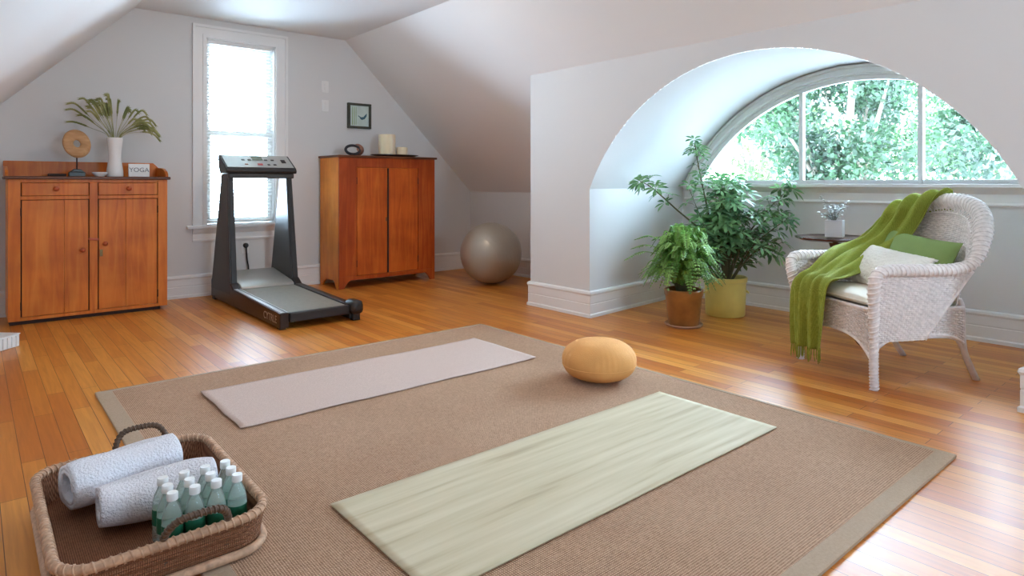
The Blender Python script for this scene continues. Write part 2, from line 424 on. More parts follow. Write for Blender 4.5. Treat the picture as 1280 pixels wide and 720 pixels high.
# dormer: side walls and vault lofted from the arch to the window wall
def prof(C, Rr, yl, yr, m=60):
    p = [(yl, 0), (yl, ZS)]
    a0 = math.atan2(ZS-C[1], yl-C[0]); a1 = math.atan2(ZS-C[1], yr-C[0])
    p += [(C[0]+Rr*math.cos(a0+(a1-a0)*i/m), C[1]+Rr*math.sin(a0+(a1-a0)*i/m)) for i in range(m+1)]
    p += [(yr, ZS), (yr, 0)]
    return p
hw = math.sqrt(BR**2-(ZS-BC[1])**2)
pf = prof(AC, AR, YA0, YA1); pb = prof(BC, BR, BC[0]+hw, BC[0]-hw)
b = MB()
b.add([(XA, pf[0][0], 0), (XA, pf[1][0], ZS), (XW, pb[1][0], ZS), (XW, pb[0][0], 0)], [(0, 1, 2, 3)])
b.add([(XA, pf[-1][0], 0), (XA, pf[-2][0], ZS), (XW, pb[-2][0], ZS), (XW, pb[-1][0], 0)], [(3, 2, 1, 0)])
struct(b, 'wall_dormer_side', M['wall'], smooth=0)
b = MB(); mm = len(pf)
K = 12
vs = []
for k in range(K+1):
    t = k/K
    for i in range(2, mm-2):
        vs.append((XA+(XW-XA)*t, pf[i][0]+(pb[i][0]-pf[i][0])*t, pf[i][1]+(pb[i][1]-pf[i][1])*t))
w = mm-4
b.add(vs, [(k*w+i, k*w+i+1, (k+1)*w+i+1, (k+1)*w+i) for k in range(K) for i in range(w-1)])
struct(b, 'ceiling_dormer', M['wall'], smooth=60)
# window wall of the dormer
b = MB()
yb0, yb1 = BC[0]-hw, BC[0]+hw
b.box(XW, XW+0.12, yb0-0.05, yb1+0.05, 0, ZSILL)
def ring(mb, x0, x1, r0, r1, C=BC, z0=ZSILL, m=64):
    # a band of the arched head between radii r0 and r1, cut off at z0
    A = []
    for r in (r0, r1):
        a = math.asin((z0-C[1])/r); A.append((a, math.pi-a))
    P = []
    for i in range(m+1):
        t = i/m; q = []
        for r, (a, c) in zip((r0, r1), A):
            th = a+(c-a)*t; q.append((C[0]+r*math.cos(th), C[1]+r*math.sin(th)))
        P.append(q)
    vs = []
    for q in P:
        for x in (x0, x1):
            vs.append((x, q[0][0], q[0][1])); vs.append((x, q[1][0], q[1][1]))
    fs = []
    for i in range(m):
        o = i*4; p = o+4
        fs += [(o, p, p+1, o+1), (o+2, o+3, p+3, p+2), (o, o+2, p+2, p), (o+1, p+1, p+3, o+3)]
    fs += [(0, 1, 3, 2), (m*4, m*4+2, m*4+3, m*4+1)]
    mb.add(vs, fs)
ring(b, XW, XW+0.12, OR, BR+0.08)
struct(b, 'wall_dormer', M['wall'], smooth=30)

# arched window
b = MB()
ring(b, XW-0.035, XW, 1.68, 1.70); ring(b, XW-0.018, XW, 1.655, 1.68); ring(b, XW-0.028, XW+0.01, 1.638, 1.655)
ring(b, XW+0.01, XW+0.12, 1.625, 1.6395)
win2 = struct(b, 'window_2', M['trim'], smooth=30)
b = MB(); ring(b, XW+0.03, XW+0.065, 1.590, 1.624); b.box(XW+0.03, XW+0.065, BC[0]-1.37, BC[0]+1.37, ZSILL, ZSILL+0.03)
b.build('sash_frame', M['trim'], win2, smooth=30, bevel=0.003)
for y in (2.47, 1.61):
    b = MB(); b.box(XW+0.025, XW+0.07, y-0.017, y+0.017, ZSILL, arc_z(y, BC, 1.605)); b.build('mullion', M['trim'], win2, smooth=0, bevel=0.003)
b = MB(); pts = [(BC[0]+1.60*math.cos(t), BC[1]+1.60*math.sin(t)) for t in [math.asin((ZSILL-BC[1])/1.60)+(math.pi-2*math.asin((ZSILL-BC[1])/1.60))*i/48 for i in range(49)]]
b.prism(pts, 'x', XW+0.045, XW+0.050); b.build('pane', M['glass'], win2, smooth=0)
b = MB(); b.box(XW-0.07, XW+0.03, yb0+0.01, yb1-0.02, ZSILL-0.028, ZSILL); b.build('window_sill', M['trim'], win2, bevel=0.006)
b = MB(); b.prism([(XW, ZSILL-0.15), (XW-0.016, ZSILL-0.15), (XW-0.022, ZSILL-0.14), (XW-0.012, ZSILL-0.125), (XW-0.012, ZSILL-0.07), (XW-0.024, ZSILL-0.055), (XW-0.03, ZSILL-0.045), (XW-0.045, ZSILL-0.028), (XW, ZSILL-0.028)], 'y', yb0+0.03, yb1-0.03)
b.build('apron', M['trim'], win2, smooth=0)

# back window
w1 = MB()
CW = 0.12
# stepped casing: outer bead, flat, inner bead
for (o0, o1, d) in ((0.0, 0.03, 0.022), (0.03, 0.095, 0.014), (0.095, 0.12, 0.028)):
    w1.box(WX0-o1, WX0-o0, YB-d, YB, WZ0, WZ1+o1); w1.box(WX1+o0, WX1+o1, YB-d, YB, WZ0, WZ1+o1)
    w1.box(WX0-o0, WX1+o0, YB-d, YB, WZ1+o0, WZ1+o1)
# jamb liner
w1.box(WX0, WX0+0.012, YB, YB+0.14, WZ0, WZ1); w1.box(WX1-0.012, WX1, YB, YB+0.14, WZ0, WZ1); w1.box(WX0, WX1, YB, YB+0.14, WZ1-0.012, WZ1)
win1 = struct(w1, 'window_1', M['trim'], smooth=0)
def sash(z0, z1, yy):
    b = MB(); x0, x1 = WX0+0.013, WX1-0.013; q = 0.045
    b.box(x0, x0+q, yy, yy+0.035, z0, z1); b.box(x1-q, x1, yy, yy+0.035, z0, z1)
    b.box(x0+q, x1-q, yy, yy+0.035, z0, z0+q); b.box(x0+q, x1-q, yy, yy+0.035, z1-q, z1)
    s = b.build('sash', M['trim'], win1, smooth=0)
    b = MB(); b.box(x0+q, x1-q, yy+0.014, yy+0.019, z0+q, z1-q); b.build('pane', M['glass'], s, smooth=0)
sash(WZ0+0.01, 1.56, YB+0.065); sash(1.52, WZ1-0.013, YB+0.101)
b = MB(); b.box(WX0-0.17, WX1+0.17, YB-0.06, YB, WZ0-0.028, WZ0); b.box(WX0, WX1, YB, YB+0.1, WZ0-0.02, WZ0+0.008)
b.build('window_sill', M['trim'], win1, smooth=0, bevel=0.006)
b = MB(); ap = [(YB, 0.51), (YB-0.018, 0.51), (YB-0.022, 0.525), (YB-0.014, 0.535), (YB-0.014, 0.58), (YB-0.03, 0.60), (YB-0.048, 0.63), (YB, 0.63)]
b.prism(ap, 'x', WX0-0.12, WX1+0.12); b.build('apron', M['trim'], win1, smooth=0)

# venetian blind
bl = thing('window_blind', 'white slatted venetian blind hanging in the tall narrow window', 'blind', (0.5*(WX0+WX1), YB+0.035, WZ0+0.01))
hx = (WX1-WX0)/2-0.018
MB().box(-hx, hx, -0.018, 0.018, WZ1-WZ0-0.055, WZ1-WZ0-0.023).build('headrail', M['white'], bl, bevel=0.002)
b = MB(); z = 0.05
while z < WZ1-WZ0-0.07:
    mt = Matrix.Translation((0, 0, z)) @ Matrix.Rotation(R(-14), 4, 'X')
    b.obox(mt, hx, 0.0165, 0.0009); z += 0.033
b.build('slats', M['blind'], bl, smooth=0)
MB().box(-hx, hx, -0.014, 0.014, 0.012, 0.03).build('bottom_rail', M['white'], bl, bevel=0.002)
for x in (-hx*0.6, hx*0.6):
    MB().tube([(x, -0.018, 0.02), (x, -0.018, WZ1-WZ0-0.05)], 0.0012, 5).build('ladder_cord', M['white'], bl)

# front gable window behind the viewer, unseen, added to let in fill daylight
b = MB()
for x in (1.45, 1.965, 2.48): b.box(x, x+0.07, YF-0.14, YF+0.02, 1.0, 1.95)
b.box(1.52, 2.48, YF-0.14, YF+0.02, 1.0, 1.07); b.box(1.52, 2.48, YF-0.14, YF+0.02, 1.88, 1.95)
fill_win = struct(b, 'fill_window', M['trim'], smooth=0)
MB().box(1.52, 2.48, YF-0.07, YF-0.064, 1.07, 1.88).build('pane', M['glass'], fill_win, smooth=0)

# baseboards: tall two-step board with a cap and a shoe
def base_prof(): return [(0, 0), (0.024, 0), (0.024, 0.022), (0.016, 0.03), (0.016, 0.10), (0.013, 0.106), (0.016, 0.112), (0.016, 0.17), (0.024, 0.185), (0.020, 0.20), (0.006, 0.208), (0, 0.208)]
def baseboard(name, p0, p1, nrm, e0=0, e1=0):
    # e0/e1: miter extension factor (+1 outside corner, -1 inside corner)
    p0, p1, nrm = Vector(p0+(0,)), Vector(p1+(0,)), Vector(nrm+(0,)).normalized(); d = (p1-p0).normalized()
    pr = base_prof(); n = len(pr); vs = []
    for (p, e, s) in ((p0, e0, -1), (p1, e1, 1)):
        for (o, z) in pr: vs.append(p+nrm*o+d*(s*e*o)+Vector((0, 0, z)))
    fs = [tuple(range(n)), tuple(range(n, 2*n))[::-1]]+[(i, i+n, (i+1) % n+n, (i+1) % n) for i in range(n)]
    b = MB(); b.add(vs, fs); return struct(b, name, M['trim'], smooth=0)
baseboard('baseboard_back', (XL, YB), (XR, YB), (0, -1), -1, -1)
baseboard('baseboard_left', (XL, YF), (XL, YB), (1, 0), 0, -1)
baseboard('baseboard_right', (XR, YP), (XR, YB), (-1, 0), -1, -1)
baseboard('baseboard_pier', (XA, YA0), (XA, YP), (-1, 0), 1, 1)
baseboard('baseboard_pier', (XA, YP), (XR, YP), (0, 1), 1, -1)
sd = (Vector((XW, BC[0]+hw))-Vector((XA, YA0))).normalized()
baseboard('baseboard_dormer', (XA, YA0), (XW, BC[0]+hw), (sd.y, -sd.x), 1, -1)
sd = (Vector((XW, BC[0]-hw))-Vector((XA, YA1))).normalized()
baseboard('baseboard_dormer', (XA, YA1), (XW, BC[0]-hw), (-sd.y, sd.x), 1, -1)
baseboard('baseboard_dormer', (XW, yb0), (XW, yb1), (-1, 0), -1, -1)
baseboard('baseboard_pier', (XA, YQ), (XA, YA1), (-1, 0), 1, 1)

#==THINGS==
# ------------------------------------------------------------------ rug and mats
RT = 0.014
rug = thing('area_rug', 'large tan sisal rug with cloth-bound edges on the wooden floor', 'rug', (1.68, 2.275, 0))
hx, hy = 1.21, 1.50
MB().box(-hx+0.07, hx-0.025, -hy+0.065, hy-0.025, 0.001, RT-0.002).build('woven_field', M['rug'], rug, smooth=0)
b = MB()
b.prism([(-hx, -hy), (-hx+0.07, -hy+0.065), (-hx+0.07, hy-0.025), (-hx, hy)], 'z', 0.0005, RT)
b.prism([(-hx, -hy), (hx, -hy), (hx-0.025, -hy+0.065), (-hx+0.07, -hy+0.065)], 'z', 0.0005, RT)
b.prism([(hx, -hy), (hx, hy), (hx-0.025, hy-0.025), (hx-0.025, -hy+0.065)], 'z', 0.0005, RT)
b.prism([(-hx, hy), (-hx+0.07, hy-0.025), (hx-0.025, hy-0.025), (hx, hy)], 'z', 0.0005, RT)
b.build('border_band', M['rugband'], rug, smooth=0, bevel=0.003)
def ymat(name, label, x0, x1, y0, y1, mat, wav):
    t = thing(name, label, 'yoga mat', ((x0+x1)/2, (y0+y1)/2, RT+0.0005))
    ax, ay = (x1-x0)/2, (y1-y0)/2; b = MB(); nx, ny = 60, 24
    def S(z):
        def f(u, v):
            x = -ax+2*ax*u; y = -ay+2*ay*v
            e = 0.0015*math.sin(x*9+y*4)*wav+0.004*wav*max(0, (abs(x)/ax-0.93)/0.07)
            return (x+0.002*wav*math.sin(y*20), y+0.0025*wav*math.sin(x*11), z+max(0, e))
        return f
    b.grid(S(0.006), nx, ny); o = b.build('mat_top', mat, t, smooth=60)
    q = o.modifiers.new('s', 'SOLIDIFY'); q.thickness = 0.0045; q.offset = -1
    return t
ymat('yoga_mat', 'pinkish grey yoga mat across the far side of the rug', 0.87, 2.56, 2.81, 3.42, M['pinkmat'], 1.0)
ymat('yoga_mat', 'pale green streaked yoga mat in front of the round floor cushion', 0.885, 2.61, 1.35, 1.955, M['greenmat'], 0.2)

# ------------------------------------------------------------------ pouf
pf_ = thing('floor_cushion', 'round mustard yellow floor cushion sitting on the rug', 'cushion', (2.555, 2.305, RT))
b = MB(); rr = 0.196; H = 0.208; prf = []
for i in range(25):
    a = -math.pi/2+math.pi*i/24
    cr = math.copysign(abs(math.cos(a))**0.72, 1); sz = math.copysign(abs(math.sin(a))**0.9, math.sin(a))
    prf.append((rr*cr if 0 < i < 24 else 0.0001, H/2+H/2*sz))
def lump(a, z):
    t = z/H; k = math.exp(-((t-0.62)/0.25)**2)
    return 1+0.006*k*math.sin(a*34+2*math.sin(a*3))*(0.5+0.5*math.sin(a*5))+0.006*math.sin(a*3)
b.lathe(prf, 160, lump=lump); b.build('cushion_body', M['pouf'], pf_, smooth=180)
b = MB(); b.tube([((rr*1.004*lump(2*math.pi*i/80, H*0.30))*0.985*math.cos(2*math.pi*i/80), rr*0.985*1.004*math.sin(2*math.pi*i/80), H*0.40) for i in range(80)], 0.0022, 6, close=True)
b.build('seam_piping', M['pouf'], pf_, smooth=180)

# ------------------------------------------------------------------ exercise ball
bt = thing('exercise_ball', 'large pewter grey exercise ball on the floor by the pier', 'exercise ball', (4.165, 5.27, 0))
b = MB(); r = 0.322
b.lathe([(r*math.cos(-math.pi/2+math.pi*i/64)+0.0001, r+r*0.99*math.sin(-math.pi/2+math.pi*i/64)) for i in range(65)], 96, lump=lambda a, z: 1.0)
o = b.build('ball_skin', M['ball'], bt, smooth=180); 
mt = Matrix.Rotation(R(70), 4, 'Y')
b = MB()
for k in range(-3, 4):
    zz = k*0.045; q = math.sqrt((r+0.0005)**2-zz*zz)
    b.tube([mt @ Vector((q*math.cos(2*math.pi*i/96), q*math.sin(2*math.pi*i/96), zz)) for i in range(96)], 0.0018, 5, close=True)
o = b.build('ridge_lines', M['ball'], bt, smooth=180); o.location = (0, 0, r*0.998); o.scale = (1, 1, 0.99)

# ------------------------------------------------------------------ left cupboard
cb = thing('cupboard', 'low honey pine cupboard with two drawers, carrying vase and wooden disc', 'cupboard', (0.205, 5.98, 0))
W, D = 1.055, 0.42
b = MB(); b.box(0, W, 0.02, D, 0.035, 1.085); b.build('body', M['pine_lit'], cb, smooth=0, bevel=0.002)
b = MB()   # face frame
b.box(0, 0.075, 0, 0.02, 0.03, 1.085); b.box(W-0.07, W, 0, 0.02, 0.03, 1.085); b.box(0.505, 0.56, 0, 0.02, 0.055, 1.06)
b.box(0.075, W-0.07, 0, 0.02, 1.06, 1.085); b.box(0.075, 0.505, 0, 0.02, 0.93, 0.958); b.box(0.56, W-0.07, 0, 0.02, 0.93, 0.958)
b.box(0.075, W-0.07, 0, 0.02, 0.03, 0.055)
b.build('face_frame', M['pine'], cb, smooth=0, bevel=0.0025)
b = MB(); b.box(-0.02, W+0.02, -0.025, D, 1.085, 1.108); b.build('top_board', M['darkwood'], cb, smooth=0, bevel=0.004)
b = MB(); b.prism([(-0.015, 1.108), (W+0.015, 1.108), (W+0.015, 1.16), (W+0.012, 1.19), (W-0.01, 1.215), (W-0.03, 1.232), (0.02, 1.232), (-0.015, 1.232)], 'y', D-0.02, D)
b.build('backsplash', M['pine'], cb, smooth=0, bevel=0.003)
for sx in (-0.015, W-0.005):
    b = MB(); b.prism([(0.03, 1.108), (D-0.02, 1.108), (D-0.02, 1.19), (0.22, 1.185), (0.14, 1.175), (0.07, 1.155), (0.035, 1.13)], 'x', sx, sx+0.02)
    b.build('side_gallery', M['pine'], cb, smooth=0, bevel=0.002)
b = MB(); b.box(0.01, W-0.05, 0.03, D-0.01, 0.0, 0.035); b.build('base_gap_shade', M['gap'], cb, smooth=0)  # dark block: shade of the gap under the cupboard put into its colour
def knob(parent, x, z, r=0.017, y=0.0, mat=None):
    mt = Matrix.Translation((x, y, z)) @ Matrix.Rotation(R(90), 4, 'X')
    b = MB(); b.lathe([(r*0.55, 0), (r*0.42, 0.008), (r*0.5, 0.014), (r, 0.02), (r*1.02, 0.027), (r*0.7, 0.034), (0.0001, 0.036)], 20, mat=mt)
    return b.build('knob', mat or M['knobwood'], parent, smooth=60)
for (x0, x1) in ((0.078, 0.502), (0.563, W-0.073)):
    b = MB(); b.box(x0+0.003, x1-0.003, -0.004, 0.019, 0.961, 1.057)
    d = b.build('drawer', M['pine'], cb, smooth=0, bevel=0.003); knob(d, (x0+x1)/2, 1.012, 0.019, -0.003)
for k, (x0, x1) in enumerate(((0.078, 0.502), (0.563, W-0.073))):
    b = MB(); nb = 2
    xs = [x0+0.004, x0+(x1-x0)*(0.62 if k == 0 else 0.45), x1-0.004]
    for a, c in zip(xs, xs[1:]): b.box(a+0.0006, c-0.0006, 0.002, 0.02, 0.059, 0.926)
    d = b.build('door', M['pine'], cb, smooth=0, bevel=0.0018)
    knob(d, x1-0.045 if k == 0 else x0+0.045, 0.535 if k == 0 else 0.575, 0.018, 0.002)
    hxx = x0-0.001 if k == 0 else x1+0.001
    for z in (0.14, 0.84):
        MB().tube([(hxx, 0.0, z-0.03), (hxx, 0.0, z+0.03)], 0.004, 8).build('hinge', M['gap'], d)
b = MB(); mt = Matrix.Translation((0.532, -0.008, 0.615)) @ Matrix.Rotation(R(8), 4, 'Y')
b.obox(mt, 0.036, 0.007, 0.008); b.build('turn_latch', M['knobwood'], cb, smooth=0, bevel=0.003, )
b = MB(); b.box(0.572, 0.594, -0.002, 0.003, 0.475, 0.53); b.build('lock_plate', M['brass'], cb, smooth=0, bevel=0.002)
b = MB()   # dark sheet painting in the shade around doors and drawers
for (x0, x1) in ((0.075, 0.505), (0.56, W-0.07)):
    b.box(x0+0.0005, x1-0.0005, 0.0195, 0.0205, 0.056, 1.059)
b.build('recess_shade', M['gap'], cb, smooth=0)

ZT = 1.1085
# wooden disc sculpture
ds = thing('disc_sculpture', 'round pale wooden disc with a hole on a dark stone base', 'sculpture', (0.645, 6.15, ZT))
b = MB(); mt = Matrix.Translation((0, 0, 0.262)) @ Matrix.Rotation(R(18), 4, 'Z') @ Matrix.Rotation(R(78), 4, 'X')
n = 64; pr_ = []
for i in range(24):
    a = 2*math.pi*i/24; pr_.append((0.066+0.040*math.cos(a), 0.020*math.sin(a)))
vs = [mt @ Vector((q*math.cos(2*math.pi*j/n)*0.97, q*math.sin(2*math.pi*j/n)*1.1, z)) for (q, z) in pr_ for j in range(n)]
fs = [(i*n+j, i*n+(j+1) % n, ((i+1) % 24)*n+(j+1) % n, ((i+1) % 24)*n+j) for i in range(24) for j in range(n)]
b.add(vs, fs); b.build('disc', M['discwood'], ds, smooth=180)
MB().tube([(0, 0, 0.05), (0, 0, 0.155)], 0.005, 10).build('rod', M['gap'], ds)
b = MB(); b.box(-0.055, 0.055, -0.035, 0.035, 0, 0.035); b.prism([(-0.05, 0.035), (0.05, 0.035), (0.025, 0.058), (-0.02, 0.06)], 'y', -0.03, 0.03)
b.build('base', M['stone'], ds, smooth=0, bevel=0.004)
b = MB(); b.box(-0.19, -0.07, -0.02, 0.02, 0, 0.022)
tag(b.build('wooden_wedge', M['gap'], None, (0.645, 6.15, ZT), bevel=0.006), 'small flat dark wooden piece lying left of the disc base', 'ornament')
# vase with dried grass
va = thing('vase', 'tall white ceramic vase with waisted middle on the left cupboard', 'vase', (0.903, 6.13, ZT))
b = MB(); vp = [(0.0001, 0), (0.058, 0), (0.062, 0.008), (0.06, 0.05), (0.052, 0.10), (0.046, 0.15), (0.047, 0.20), (0.054, 0.27), (0.058, 0.315), (0.056, 0.32), (0.05, 0.315), (0.045, 0.27), (0.038, 0.2), (0.038, 0.1), (0.0001, 0.06)]
b.lathe(vp, 40); b.build('vase_body', M['ceramic'], va, smooth=50)
gr = thing('dried_grass', 'bunch of green dried wheat grass standing in the white vase', 'dried plant', (0.903, 6.13, ZT+0.065))
random.seed(3)
stm, ear = MB(), MB()
for i in range(46):
    side = -1 if i % 2 else 1
    lean = side*random.uniform(0.03, 0.30); yy = random.uniform(-0.10, 0.10); r_ = abs(lean)/0.30
    top = Vector((lean*0.92, yy, (0.60-0.07*r_ if side < 0 else 0.58-0.14*r_)-random.uniform(0, 0.17)*(0.3+0.7*r_)))
    p0 = Vector((random.uniform(-0.015, 0.015), random.uniform(-0.015, 0.015), 0.0)); p1 = Vector((0.12*lean, 0.1*yy, 0.25))
    bow = Vector((0, 0, 0.012*r_+(0.02*r_ if side > 0 else 0))); drop = Vector((lean*0.2, yy*0.2, (0.02-0.02*r_) if side < 0 else 0.02-0.08*r_))
    pts = catmull([p0, p1, p1*0.4+top*0.6+bow, top, top+drop], 24)
    stm.tube(pts[:14], 0.0014, 5)
    e = pts[12:]; ear.tube(e, [0.0016+0.0042*math.sin(math.pi*min(1, (k+0.5)/len(e)))**0.8 for k in range(len(e))], 5)
    for k in range(1, len(e)-1):
        d = (e[k+1]-e[k-1]).normalized(); sd_ = d.cross(Vector((0, 1, 0.2))).normalized()
        for q in (-1, 1):
            c = e[k]; tip = c+d*0.03+sd_*q*0.008; ear.add([c-d*0.004, c+sd_*q*0.006, tip, c+d*0.007], [(0, 1, 2, 3)])
stm.build('stems', M['grass'], gr, smooth=180); ear.build('seed_heads', M['grass'], gr, smooth=180)
# small dish and word block
b = MB(); mt = Matrix.Diagonal((1, 0.8, 1, 1)); b.lathe([(0.0001, 0), (0.03, 0), (0.052, 0.022), (0.056, 0.034), (0.052, 0.036), (0.03, 0.014), (0.0001, 0.012)], 28, mat=mt)
tag(b.build('small_dish', M['ceramic'], None, (0.79, 6.06, ZT), smooth=50), 'little white oval dish lying left of the vase foot', 'dish')
yb = thing('word_block', 'white block with the word YOGA right of the vase', 'sign', (1.075, 6.12, ZT))
MB().box(-0.077, 0.077, -0.012, 0.012, 0, 0.108).build('block', M['white'], yb, bevel=0.003)
mt = Matrix.Translation((0, -0.0125, 0.056)) @ Matrix.Rotation(R(90), 4, 'X')
text_mesh('lettering', 'YOGA', 0.052, M['ink'], yb, mt)

# ------------------------------------------------------------------ right cabinet
cc = thing('cabinet', 'tall reddish pine two-door cabinet on bracket feet beside the window', 'cabinet', (2.785, 5.95, 0))
W, D, H = 1.125, 0.45, 1.315
b = MB(); b.box(0, W, 0.022, D, 0.10, H); b.prism([(0.022, 0), (0.07, 0), (0.10, 0.05), (0.13, 0.075), (0.3, 0.075), (0.36, 0.05), (0.40, 0), (D, 0), (D, 0.10), (0.022, 0.10)], 'x', 0, 0.02)
b.prism([(0.022, 0), (0.07, 0), (0.10, 0.05), (0.13, 0.075), (0.3, 0.075), (0.36, 0.05), (0.40, 0), (D, 0), (D, 0.10), (0.022, 0.10)], 'x', W-0.02, W)
b.build('body', M['pine_lit'], cc, smooth=0, bevel=0.0015)
b = MB()
b.box(0, 0.19, 0, 0.022, 0.12, H); b.box(W-0.21, W, 0, 0.022, 0.12, H)
b.box(0.19, W-0.21, 0, 0.022, 1.215, H)
foot = [(0, 0), (0.055, 0), (0.085, 0.05), (0.12, 0.078), (W-0.12, 0.078), (W-0.085, 0.05), (W-0.055, 0), (W, 0), (W, 0.12), (0, 0.12)]
b.prism(foot, 'y', 0, 0.022)
b.build('face_frame', M['cherry'], cc, smooth=0, bevel=0.002)
for x0, x1, kx in ((0.193, 0.5405, 0), (0.5555, W-0.213, 1)):
    b = MB(); q = (x0+x1)/2
    b.box(x0+0.003, x1-0.003, 0.003, 0.021, 0.124, 1.211)
    d = b.build('door', M['doorpine'], cc, smooth=0, bevel=0.002)
    for z in (0.24, 1.08):
        hx_ = x0-0.0 if kx == 0 else x1
        MB().tube([(hx_, 0.001, z-0.035), (hx_, 0.001, z+0.035)], 0.004, 8).build('hinge', M['gap'], d)
    if kx == 0:
        MB().box(x1-0.02, x1-0.008, -0.001, 0.004, 0.66, 0.70).build('keyhole_plate', M['brass'], d, bevel=0.001)
b = MB(); b.box(0.5405, 0.5555, -0.003, 0.0225, 0.124, 1.211); b.build('door_gap_shade', M['gap'], cc, smooth=0, bevel=0.001)  # dark strip painted in for the shaded gap between the doors
b = MB(); b.box(-0.02, W+0.02, -0.02, D+0.005, H, H+0.022); b.build('top_board', M['darkwood'], cc, smooth=0, bevel=0.004)
ZT2 = H+0.0225
tr = thing('serving_tray', 'dark lacquered shallow tray on the right cabinet under two candles', 'tray', (3.54, 6.17, ZT2))
b = MB(); mt = Matrix.Diagonal((1, 0.52, 1, 1)); b.lathe([(0.0001, 0), (0.19, 0), (0.24, 0.012), (0.285, 0.022), (0.285, 0.027), (0.24, 0.018), (0.19, 0.009), (0.0001, 0.009)], 48, mat=mt)
b.build('tray_body', M['tray'], tr, smooth=30)
def candle(x, y, r, h, label):
    t = thing('candle', label, 'candle', (x, y, ZT2+0.0105))
    MB().lathe([(0.0001, 0), (r*0.98, 0), (r, 0.004), (r, h-0.004), (r*0.96, h), (r*0.5, h-0.006), (0.0001, h-0.008)], 36).build('wax', M['candle'], t, smooth=50)
    MB().tube([(0, 0, h-0.008), (0.001, 0, h+0.008)], 0.0012, 6).build('wick', M['gap'], t)
candle(3.44, 6.17, 0.092, 0.232, 'taller ivory pillar candle standing on the dark tray')
candle(3.615, 6.15, 0.06, 0.10, 'shorter ivory candle right of the taller pillar candle')
on = thing('ornament', 'small dark ring-shaped ornament with copper shell on the right cabinet', 'ornament', (3.03, 6.13, ZT2))
mt = Matrix.Translation((-0.02, -0.02, 0.062)) @ Matrix.Rotation(R(80), 4, 'X')
b = MB(); b.tube([mt @ Vector((0.078*math.cos(t), 0.046*math.sin(t), 0)) for t in [2*math.pi*i/48 for i in range(48)]], 0.0145, 12, close=True)
b.build('ring', M['darkorn'], on, smooth=180)
b = MB(); b.lathe([(0.0001, -0.004), (0.062, -0.004), (0.062, 0.004), (0.0001, 0.004)], 30, mat=mt @ Matrix.Diagonal((1, 0.5, 1, 1))); b.build('pale_centre', M['silver'], on, smooth=0)
b = MB(); mt = Matrix.Translation((0.06, 0.03, 0.066)) @ Matrix.Rotation(R(-30), 4, 'Y')
b.lathe([(0.062*math.cos(t)+0.0001, 0.064*math.sin(t)) for t in [-math.pi/2+math.pi*i/20 for i in range(21)]], 36, mat=mt, lump=lambda a, z: 1+0.06*math.cos(a*9)); b.build('shell', M['copper'], on, smooth=180)

# picture, switches, outlet
pc = thing('picture_frame', 'small dark-framed picture of a blue bird above the right cabinet', 'picture', (3.245, YB, 1.79))
b = MB()
for a in ((-0.137, 0.137, -0.137, -0.112), (-0.137, 0.137, 0.112, 0.137), (-0.137, -0.112, -0.112, 0.112), (0.112, 0.137, -0.112, 0.112)):
    b.box(a[0], a[1], -0.04, -0.001, a[2], a[3])
b.build('frame', M['frame'], pc, smooth=0, bevel=0.003)
MB().box(-0.112, 0.112, -0.022, -0.002, -0.112, 0.112).build('print', simple('pale_blue_print', srgb(196, 212, 206), 0.6, noise=0.08, nscale=14), pc, smooth=0)
b = MB(); Y = -0.0235
def fl2(pts, mat, nm):
    b = MB(); b.prism(pts, 'y', Y, -0.022); return b.build(nm, mat, pc, smooth=0)
fl2([(-0.01, 0.005), (0.02, -0.012), (0.05, -0.008), (0.065, 0.01), (0.09, 0.035), (0.085, 0.0), (0.062, -0.03), (0.03, -0.042), (0.012, -0.03), (0.0, -0.012), (-0.02, 0.0)][::-1], M['blueink'], 'bird')
for (x, wd) in ((-0.085, 0.008), (-0.06, 0.006), (-0.04, 0.004)):
    fl2([(x, -0.1), (x+wd, -0.1), (x+wd*1.4, 0.1), (x+wd*0.4, 0.1)], simple('pale_green_stem_print', srgb(140, 168, 104), 0.7), 'painted_stem')
for (z, lab) in ((2.075, 'upper of two white switch plates on the wall right of the window'), (1.875, 'lower of two white switch plates on the wall right of the window')):
    s = thing('switch_plate', lab, 'switch plate', (2.86, YB, z))
    MB().box(-0.038, 0.038, -0.007, 0, -0.06, 0.06).build('plate', M['trim'], s, bevel=0.003)
    for q in (-0.022, 0.022): MB().box(-0.011, 0.011, -0.013, -0.007, q-0.014, q+0.014).build('toggle', M['white'], s, bevel=0.002)
s = thing('power_outlet', 'white wall outlet under the tall window behind the treadmill', 'power outlet', (2.04, YB, 0.43))
MB().box(-0.036, 0.036, -0.006, 0, -0.058, 0.058).build('plate', M['white'], s, bevel=0.002)
# ------------------------------------------------------------------ treadmill
tm = thing('treadmill', 'black and grey treadmill with silver console in front of the tall window', 'treadmill', (1.985, 4.56, 0))
def side(x0, x1):
    b = MB(); b.prism([(0.0, 0.012), (0.0, 0.122), (1.08, 0.155), (1.16, 0.20), (1.68, 0.215), (1.72, 0.17), (1.72, 0.02), (1.55, 0.012)], 'x', x0, x1); return b
side(-0.30, -0.232).build('side_rail', M['darkbrown'], tm, smooth=0, bevel=0.008)
side(0.232, 0.30).build('side_rail', M['black'], tm, smooth=0, bevel=0.008)
b = MB(); b.add([(-0.292, 0.01, 0.1235), (-0.262, 0.01, 0.1235), (-0.262, 1.08, 0.1565), (-0.292, 1.08, 0.1565), (-0.292, 0.01, 0.1275), (-0.262, 0.01, 0.1275), (-0.262, 1.08, 0.1605), (-0.292, 1.08, 0.1605)],
    [(0, 3, 2, 1), (4, 5, 6, 7), (0, 1, 5, 4), (1, 2, 6, 5), (2, 3, 7, 6), (3, 0, 4, 7)])
b.build('silver_strip', M['silver'], tm, smooth=0)
